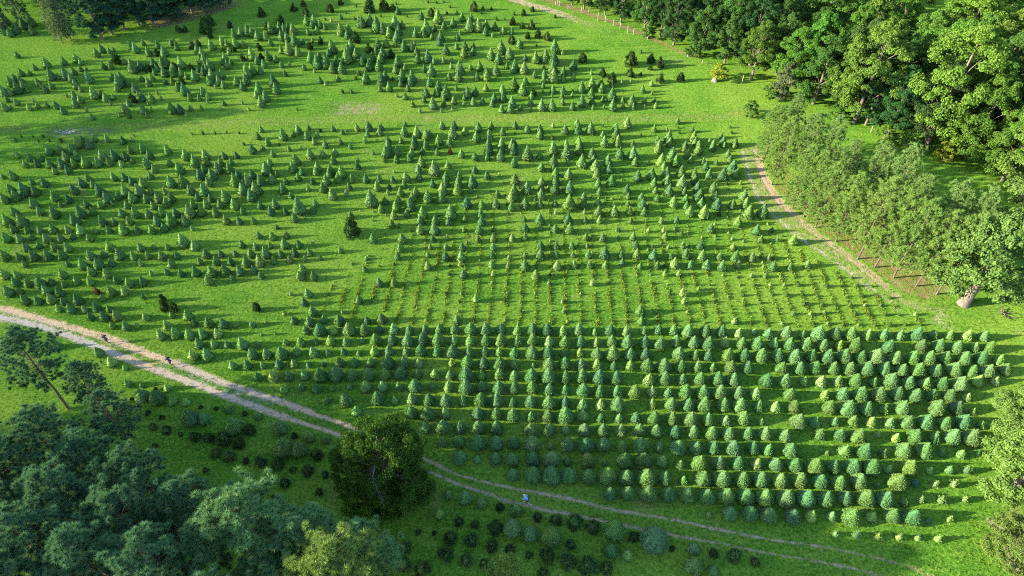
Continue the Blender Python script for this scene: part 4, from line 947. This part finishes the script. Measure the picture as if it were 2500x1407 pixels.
# tall pines at the lower left, seen from above; placed by their tops
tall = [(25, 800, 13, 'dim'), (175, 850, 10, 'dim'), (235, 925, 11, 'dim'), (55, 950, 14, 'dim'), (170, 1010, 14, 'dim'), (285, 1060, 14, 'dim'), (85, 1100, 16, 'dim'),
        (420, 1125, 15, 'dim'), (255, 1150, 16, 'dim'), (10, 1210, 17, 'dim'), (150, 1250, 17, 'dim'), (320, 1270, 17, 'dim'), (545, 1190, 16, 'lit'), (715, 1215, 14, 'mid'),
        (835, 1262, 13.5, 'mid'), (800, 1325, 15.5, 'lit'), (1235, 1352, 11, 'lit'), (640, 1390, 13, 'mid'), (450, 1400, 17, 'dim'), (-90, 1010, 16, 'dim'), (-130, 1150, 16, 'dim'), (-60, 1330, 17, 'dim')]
words_ = ['leaning over the far left end of the track', 'second along the track from the left edge', 'beside the track left of the first dark conifers', 'at the left edge below the track', 'in the dark stand with bare grey limbs showing',
          'at the right side of the dark stand', 'tall in the middle of the dark stand', 'reaching right with round tufts over the grass', 'in the dark stand behind the sunlit one', 'in the lower left corner', 'in the lower dark stand beside the corner', 'with dark leaning trunks left of the sunlit one',
          'biggest crown with blue-green and yellow tufts at lower left', 'narrow crown rising behind the brightest one', 'blue-green crown right of the brightest one', 'brightest yellow-green crown at the bottom edge', 'just the sunlit tip at the bottom edge below the cyclist path', 'under the biggest lower left crown', 'cut by the bottom edge left of the biggest crown',
          'cut by the left edge below the track', 'cut by the left edge in the dark stand', 'cut by the lower left corner']
words_[16] = 'only its sunlit tip showing at the bottom edge'
for i, (px, py, h, k) in enumerate(tall):
    p = at(px, py + (15 if i in (0, 15, 16) else 40 if i in (1, 2, 12) else 62), h)
    col = (0.085, 0.195, 0.115) if k == 'dim' else ((0.165, 0.270, 0.078) if i in (15, 16) else (0.125, 0.262, 0.125))  # sun and shade painted in: lit crowns get lighter needles, dim ones darker
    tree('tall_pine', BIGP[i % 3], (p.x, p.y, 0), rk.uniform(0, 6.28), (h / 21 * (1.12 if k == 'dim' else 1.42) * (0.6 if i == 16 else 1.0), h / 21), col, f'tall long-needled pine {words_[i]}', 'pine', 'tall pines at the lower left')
# the same wood goes on beyond the left edge; its shade falls across the field
for i, (x, y, h) in enumerate([(-100, 105, 15), (-123, 99, 18), (-108, 94, 14), (-75, 33, 19), (-82, 27, 20), (-67, 34, 17), (-61, 28, 17), (-66, 24, 18), (-88, 36, 20), (-80, 38, 17), (-92, 36, 20), (-104, 35, 21), (-73, 29, 17), (-70, 20, 17), (-62, 14, 17), (-76, 10, 17), (-50, 8, 18), (-40, 3, 18)]):
    tree('tall_pine', BIGP[i % 3], (x, y, 0), i * 1.1, (h / 21 * 1.1, h / 21), (0.052, 0.125, 0.075), 'tall pine of the wood beyond the left edge', 'pine', 'pines of the wood beyond the left edge')

# the big olive cedar on the track
cw, cl = big_cedar(900, 11.0, 4.5)
r = np.random.default_rng(4)
limb = np.array([(0.1, -2.2, 7.6), (0.0, -3.0, 7.3), (0.25, -3.6, 6.4), (0.55, -4.1, 5.4)])
dead = [tube(limb, [.07, .06, .045, .015], 5)]
for k in range(34):
    u = r.uniform(0.25, 1) * 3; i_ = min(2, int(u)); q = limb[i_] * (1 - u + i_) + limb[i_ + 1] * (u - i_)
    e1 = q + r.normal(0, .38, 3) + np.array([.12, -.25, -.05])
    dead.append(tube([q, (q + e1) / 2 + r.normal(0, .06, 3), e1], [.022, .014, .005], 3))
dv, df = join(dead)
ct = tree('big_cedar', (mesh('cedar_wood', [(cw[0], cw[1], 0)], [M_BARK]), mesh('cedar_crown', [(cl[0], cl[1], 0)], [M_LEAF])), at(945, 1188), 0, (1, 1), (0.052, 0.112, 0.026), 'big olive-green cedar overhanging the dirt track', 'cedar')
tag(obj('dead_branches', mesh('dead_branches', [(dv, df, 0)], [M_BARKD]), ct), 'grey dead branches')

# the trees at the right edge
for px, py, h, wk, col, v, lab in [(2462, 1205, 12, 1.25, (0.130, 0.225, 0.060), 2, 'pale yellow-green feathery tree at the right edge beside the near rows'),
                                   (2470, 1070, 9.0, 1.25, (0.125, 0.215, 0.060), 4, 'pale tree mostly cut by the right edge above the near rows'),
                                   (2462, 1385, 6.5, 1.55, (0.120, 0.180, 0.048), 1, 'yellowish bushy tree over sandy soil in the lower right corner')]:
    tree('feathery_tree', BROAD[v], at(px, py), rk.uniform(0, 6), (h / 16 * wk, h / 16), col, lab, 'tree')

# trees at the upper left, with bluish haze painted into their crown colours
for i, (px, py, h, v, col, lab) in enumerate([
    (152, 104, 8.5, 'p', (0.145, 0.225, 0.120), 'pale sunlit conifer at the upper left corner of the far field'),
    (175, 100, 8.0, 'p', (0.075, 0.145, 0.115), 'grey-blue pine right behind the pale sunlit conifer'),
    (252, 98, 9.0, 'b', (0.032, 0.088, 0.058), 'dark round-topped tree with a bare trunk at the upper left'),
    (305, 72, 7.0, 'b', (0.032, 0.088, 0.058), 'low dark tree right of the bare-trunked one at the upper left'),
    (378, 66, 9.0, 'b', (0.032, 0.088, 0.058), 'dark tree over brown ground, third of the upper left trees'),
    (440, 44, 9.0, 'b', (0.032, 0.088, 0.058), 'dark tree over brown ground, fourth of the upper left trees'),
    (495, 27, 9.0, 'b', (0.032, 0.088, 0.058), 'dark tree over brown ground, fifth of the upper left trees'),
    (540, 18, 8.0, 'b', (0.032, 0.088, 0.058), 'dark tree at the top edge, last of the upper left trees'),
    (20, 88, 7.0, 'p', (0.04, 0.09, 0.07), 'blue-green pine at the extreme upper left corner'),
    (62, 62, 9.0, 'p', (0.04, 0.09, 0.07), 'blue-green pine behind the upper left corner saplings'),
    (330, 10, 10.0, 'b', (0.05, 0.12, 0.075), 'haze-tinted tree behind the dark upper left trees, left of two'),
    (225, 40, 10.0, 'b', (0.05, 0.12, 0.075), 'haze-tinted tree rising behind the bare-trunked dark tree'),
    (410, -15, 11.0, 'b', (0.05, 0.12, 0.075), 'haze-tinted tree behind the dark upper left trees, right of two'),
    (110, 20, 10.0, 'b', (0.05, 0.12, 0.075), 'haze-tinted tree behind the pale sunlit conifer'),
    (30, 10, 11.0, 'b', (0.045, 0.10, 0.06), 'haze-tinted tree at the very top of the left edge'),
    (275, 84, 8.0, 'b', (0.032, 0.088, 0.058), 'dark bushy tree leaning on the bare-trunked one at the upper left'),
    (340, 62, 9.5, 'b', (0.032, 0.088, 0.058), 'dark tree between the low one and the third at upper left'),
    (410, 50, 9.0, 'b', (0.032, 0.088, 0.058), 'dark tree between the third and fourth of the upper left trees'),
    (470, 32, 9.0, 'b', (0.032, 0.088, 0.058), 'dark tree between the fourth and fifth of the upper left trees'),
    (180, 30, 11.0, 'b', (0.05, 0.12, 0.075), 'haze-tinted tree at the top edge above the pale conifer')]):
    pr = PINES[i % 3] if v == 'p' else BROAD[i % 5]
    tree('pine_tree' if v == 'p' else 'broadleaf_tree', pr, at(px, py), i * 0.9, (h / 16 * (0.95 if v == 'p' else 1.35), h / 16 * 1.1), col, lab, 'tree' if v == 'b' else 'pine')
loft('brown_woodland_floor', [(280, 52), (400, 30), (520, 2), (600, -18)], [(340, 80), (440, 60), (540, 28), (620, 4)], 1.0, 0.012, lambda a, b, f: 0.62, lambda a, b, f: (0.17, 0.12, 0.09), n=60, m=14, tail=5)

# ------------------------------------------------------------------ fence, stones, brush
fn = empty('woodland_fence', at(1580, 93))
tag(fn, 'line of pale wooden posts along the edge of the woods', 'fence')
posts = [(1357, 12, .9), (1362, 10, 1.3), (1366, 14, 1.1), (1387, 23, .9), (1419, 33, 1.5), (1438, 30, 1.0), (1460, 51, 1.9), (1478, 55, 1.6), (1497, 64, 1.6), (1514, 70, 1.4), (1532, 80, 1.6), (1547, 85, 1.4), (1580, 99, 1.2), (1714, 157, .9), (1811, 204, 1.7), (2126, 323, 1.2), (2201, 346, 1.4)]
pv, pf = tube([(0, 0, 0), (0, 0, .5), (0, 0, .97), (0, 0, 1.0)], [.075, .07, .07, .03], 8)
PM = mesh('post', [(pv, pf, 0)], [M_POST])
prev = None
for i, (px, py, h) in enumerate(posts):
    p = at(px, py)
    o = obj('post', PM, fn)
    o.location = p - fn.location
    o.rotation_euler = (rk.uniform(-.05, .05), rk.uniform(-.06, .06), rk.uniform(0, 6))
    o.scale = (1.15, 1.15, h)
    if prev is not None and (p - prev).length < 14:
        for z in (0.5, 0.85):
            a_, b_ = prev - fn.location + Vector((0, 0, z)), p - fn.location + Vector((0, 0, z))
            wv, wf = tube([a_, (a_ + b_) / 2 - Vector((0, 0, .04)), b_], [.006] * 3, 3)
            obj('wire', mesh('wire', [(wv, wf, 0)], [M_BARKD]), fn)
    prev = p

def rock(seed, s):
    r = np.random.default_rng(seed)
    import bmesh
    bm = bmesh.new(); bmesh.ops.create_icosphere(bm, subdivisions=2, radius=1)
    for v in bm.verts:
        n = v.co.normalized(); k = 1 + 0.22 * math.sin(3 * n.x + seed) * math.cos(4 * n.y) + r.normal(0, .08)
        v.co = Vector((n.x * s[0], n.y * s[1], max(-.2, n.z) * s[2])) * k
    me = bpy.data.meshes.new('rock'); bm.to_mesh(me); bm.free(); me.materials.append(M_STONE)
    return me
o = obj('rock', rock(3, (.55, .5, .9)), loc=at(1744, 199)); tag(o, 'pointed grey rock in front of the yellow-green shrub', 'rock')
o = obj('rock', rock(8, (.30, .28, .85)), loc=at(1681, 138)); tag(o, 'upright pale stone at the foot of the woods beside the track', 'rock')
kb = []
r = np.random.default_rng(9)
SM = [rock(20 + i, (.32, .26, .07)) for i in range(3)]
for i, (px, py) in enumerate([(138, 322), (148, 320), (156, 322), (164, 319), (172, 322), (180, 321), (160, 326), (170, 326), (146, 325), (153, 328)]):
    o = obj('stone', SM[i % 3], loc=at(px, py)); o.rotation_euler = (0, 0, i * 1.7); o.scale = (r.uniform(.6, 1.3),) * 2 + (0.8,)
    tag(o, 'flat pale stone in the muddy patch beside the grass lane', 'stone', 'flat stones in the muddy patch')
bp = empty('brush_pile', at(2452, 768)); tag(bp, 'small heap of broken sticks on the grass at the right edge', 'brush pile')
for k in range(16):
    a = r.uniform(0, 6.28); L = r.uniform(.5, 1.3); e0 = np.array([r.normal(0, .35), r.normal(0, .3), .06])
    e1 = e0 + np.array([math.cos(a) * L, math.sin(a) * L, r.uniform(.05, .5)])
    v, f = tube([e0, (e0 + e1) / 2 + r.normal(0, .05, 3), e1], [.06, .05, .025], 5)
    obj('stick', mesh('stick', [(v, f, 0)], [M_BARKP if k % 2 else M_BARK]), bp)

# ------------------------------------------------------------------ runners on the track
M_SKIN_D, M_SKIN_L = plain_mat('brown_skin', (0.20, 0.11, 0.07)), plain_mat('fair_skin', (0.55, 0.36, 0.27))
M_NAVY, M_BLACK, M_BLUE, M_WHITE, M_DARKHAIR = plain_mat('navy_cloth', (0.012, 0.018, 0.085)), plain_mat('black_cloth', (0.012, 0.013, 0.02)), plain_mat('sky_blue_cloth', (0.10, 0.38, 0.78)), plain_mat('white_cloth', (0.75, 0.77, 0.78)), plain_mat('black_hair', (0.012, 0.010, 0.008))

def skin_obj(name, pts, edges, parent, mat, sub=1):
    me = bpy.data.meshes.new(name)
    me.from_pydata([p[:3] for p in pts], edges, [])
    me.materials.append(mat)
    o = obj(name, me, parent)
    o.modifiers.new('skin', 'SKIN')
    if not me.skin_vertices:
        return o
    for i, p in enumerate(pts):
        q = p[3] if len(p) == 4 else None
        me.skin_vertices[0].data[i].radius = (p[3], p[4] if len(p) > 4 else p[3])
        me.skin_vertices[0].data[i].use_root = (i == 0)
    s = o.modifiers.new('sub', 'SUBSURF'); s.levels = sub; s.render_levels = sub
    return o

def person(label, px, py, heading, shirt, shorts, skin, shoe, hair, lean, stride=1.0):
    e = empty('person', at(px, py) + Vector((0, 0, 0.025)), heading)
    tag(e, label, 'person', 'runners on the dirt track')
    L = lean
    pel, spi, che, nec, hdb, hdm, hdt = (0, 0, .93), (0, .05 + L * .3, 1.12), (0, .09 + L * .75, 1.32), (0, .10 + L, 1.47), (0, .13 + L * 1.1, 1.56), (0, .16 + L * 1.15, 1.65), (0, .16 + L * 1.2, 1.75)
    S = stride
    hr, kr, ar, tr = (.10, .0, .88), (.10, .26 * S, .52), (.10, .27 * S, .10), (.10, .44 * S, .035)
    hl, kl, al, tl = (-.10, .0, .88), (-.10, -.06 * S, .48), (-.10, -.46 * S, .22), (-.10, -.42 * S, .05)
    sr, er, wr = (.19, .09 + L * .9, 1.40), (.27, -.12 + L * .8, 1.16), (.22, .10 + L, 1.05)
    sl, el, wl = (-.19, .09 + L * .9, 1.40), (-.28, .12 + L, 1.15), (-.20, .36 + L, 1.20)
    pts = [pel + (.13, .10), spi + (.12, .09), che + (.15, .10), nec + (.055, .055), hdb + (.075, .085), hdm + (.085, .10), hdt + (.05, .06),
           hr + (.085, .085), kr + (.058, .058), ar + (.038, .038), tr + (.035, .03), hl + (.085, .085), kl + (.058, .058), al + (.038, .038), tl + (.035, .03),
           sr + (.055, .055), er + (.042, .042), wr + (.028, .028), sl + (.055, .055), el + (.042, .042), wl + (.028, .028)]
    ed_ = [(0, 1), (1, 2), (2, 3), (3, 4), (4, 5), (5, 6), (0, 7), (7, 8), (8, 9), (9, 10), (0, 11), (11, 12), (12, 13), (13, 14), (2, 15), (15, 16), (16, 17), (2, 18), (18, 19), (19, 20)]
    for wi, wp, ep in ((17, wr, er), (20, wl, el)):               # palm, four fingers and a thumb, slightly curled
        d = Vector(wp) - Vector(ep); d.normalize(); sd = d.cross(Vector((0, 0, 1))).normalized(); dn = sd.cross(d)
        palm = Vector(wp) + d * .07; pts.append(tuple(palm) + (.030, .020)); pi = len(pts) - 1; ed_.append((wi, pi))
        for q, ln in ((-.024, .060), (-.008, .072), (.008, .068), (.024, .052)):
            a_ = palm + sd * q + d * .03; b_ = a_ + d * ln * .6 + dn * .012; c_ = b_ + d * ln * .3 + dn * .03
            for z_ in (a_, b_, c_): pts.append(tuple(z_) + (.0085, .0085))
            k = len(pts); ed_ += [(pi, k - 3), (k - 3, k - 2), (k - 2, k - 1)]
        a_ = palm - d * .03 + sd * .035; b_ = a_ + sd * .02 + d * .035
        for z_ in (a_, b_): pts.append(tuple(z_) + (.010, .010))
        k = len(pts); ed_ += [(pi, k - 2), (k - 2, k - 1)]
    skin_obj('body', pts, ed_, e, skin, 1)
    def sub(ids, grow, name, mat, cut=()):
        P = [tuple(pts[i][:3]) + (pts[i][3] + grow, pts[i][4] + grow) for i in ids]
        P += [c for c in cut]
        return P
    mix = lambda a, b, t: tuple(x * (1 - t) + y * t for x, y in zip(a, b))
    sh = [pel + (.152, .122), spi + (.145, .115), che + (.172, .125), sr + (.078, .078), mix(sr, er, .75) + (.070, .070), sl + (.078, .078), mix(sl, el, .75) + (.070, .070), mix(che, nec, .8) + (.075, .075)]
    skin_obj('shirt', sh, [(0, 1), (1, 2), (2, 3), (3, 4), (2, 5), (5, 6), (2, 7)], e, shirt, 1)
    st = [mix(pel, spi, .1) + (.150, .120), hr + (.112, .112), mix(hr, kr, .75) + (.098, .098), hl + (.112, .112), mix(hl, kl, .75) + (.098, .098)]
    skin_obj('shorts', st, [(0, 1), (1, 2), (0, 3), (3, 4)], e, shorts, 1)
    for a_, t_ in ((ar, tr), (al, tl)):
        skin_obj('shoe', [mix(a_, t_, -.25) + (.045, .045), mix(a_, t_, .45) + (.048, .045), mix(a_, t_, 1.15) + (.042, .034)], [(0, 1), (1, 2)], e, shoe, 1)
    skin_obj('hair' if hair is M_DARKHAIR else 'cap', [mix(hdb, hdm, .8)[:1] + (mix(hdb, hdm, .8)[1] - .03, mix(hdb, hdm, .8)[2] + .02, .098, .105), (hdt[0], hdt[1] - .02, hdt[2] - .02, .082, .09)], [(0, 1)], e, hair, 1)
    f = Vector((0, .105, 0))
    hc = Vector(hdm)
    for x in (-.032, .032):
        v, ff = tube([hc + Vector((x, .085, .0)), hc + Vector((x, .100, .0))], [.012, .004], 6); obj('eye', mesh('eye', [(v, ff, 0)], [M_BLACK]), e)
    v, ff = tube([hc + Vector((0, .085, .0)), hc + Vector((0, .125, -.035)), hc + Vector((0, .09, -.045))], [.008, .016, .012], 6); obj('nose', mesh('nose', [(v, ff, 0)], [skin]), e)
    for x in (-.09, .09):
        v, ff = tube([hc + Vector((x, .0, .025)), hc + Vector((x * 1.1, -.01, 0)), hc + Vector((x, .0, -.03))], [.012, .018, .010], 6); obj('ear', mesh('ear', [(v, ff, 0)], [skin]), e)
    return e

a_, b_ = at(448, 895), at(271, 828); hd = math.atan2(b_.y - a_.y, b_.x - a_.x) - math.pi / 2
person('runner in navy shirt and dark shorts, farthest along the track at left', 266, 840, hd, M_NAVY, M_BLACK, M_SKIN_D, M_WHITE, M_DARKHAIR, 0.10, 0.8)
person('runner in navy shirt and black shorts striding, second along the track', 421, 894, hd, M_NAVY, M_BLACK, M_SKIN_D, M_BLACK, M_DARKHAIR, 0.16, 1.15)
a_, b_ = at(1342, 1247), at(1209, 1211); hd = math.atan2(b_.y - a_.y, b_.x - a_.x) - math.pi / 2
person('runner in bright sky-blue shirt and white cap on the grassy track', 1287, 1231, hd, M_BLUE, M_NAVY, M_SKIN_L, M_WHITE, M_WHITE, 0.20, 1.0)
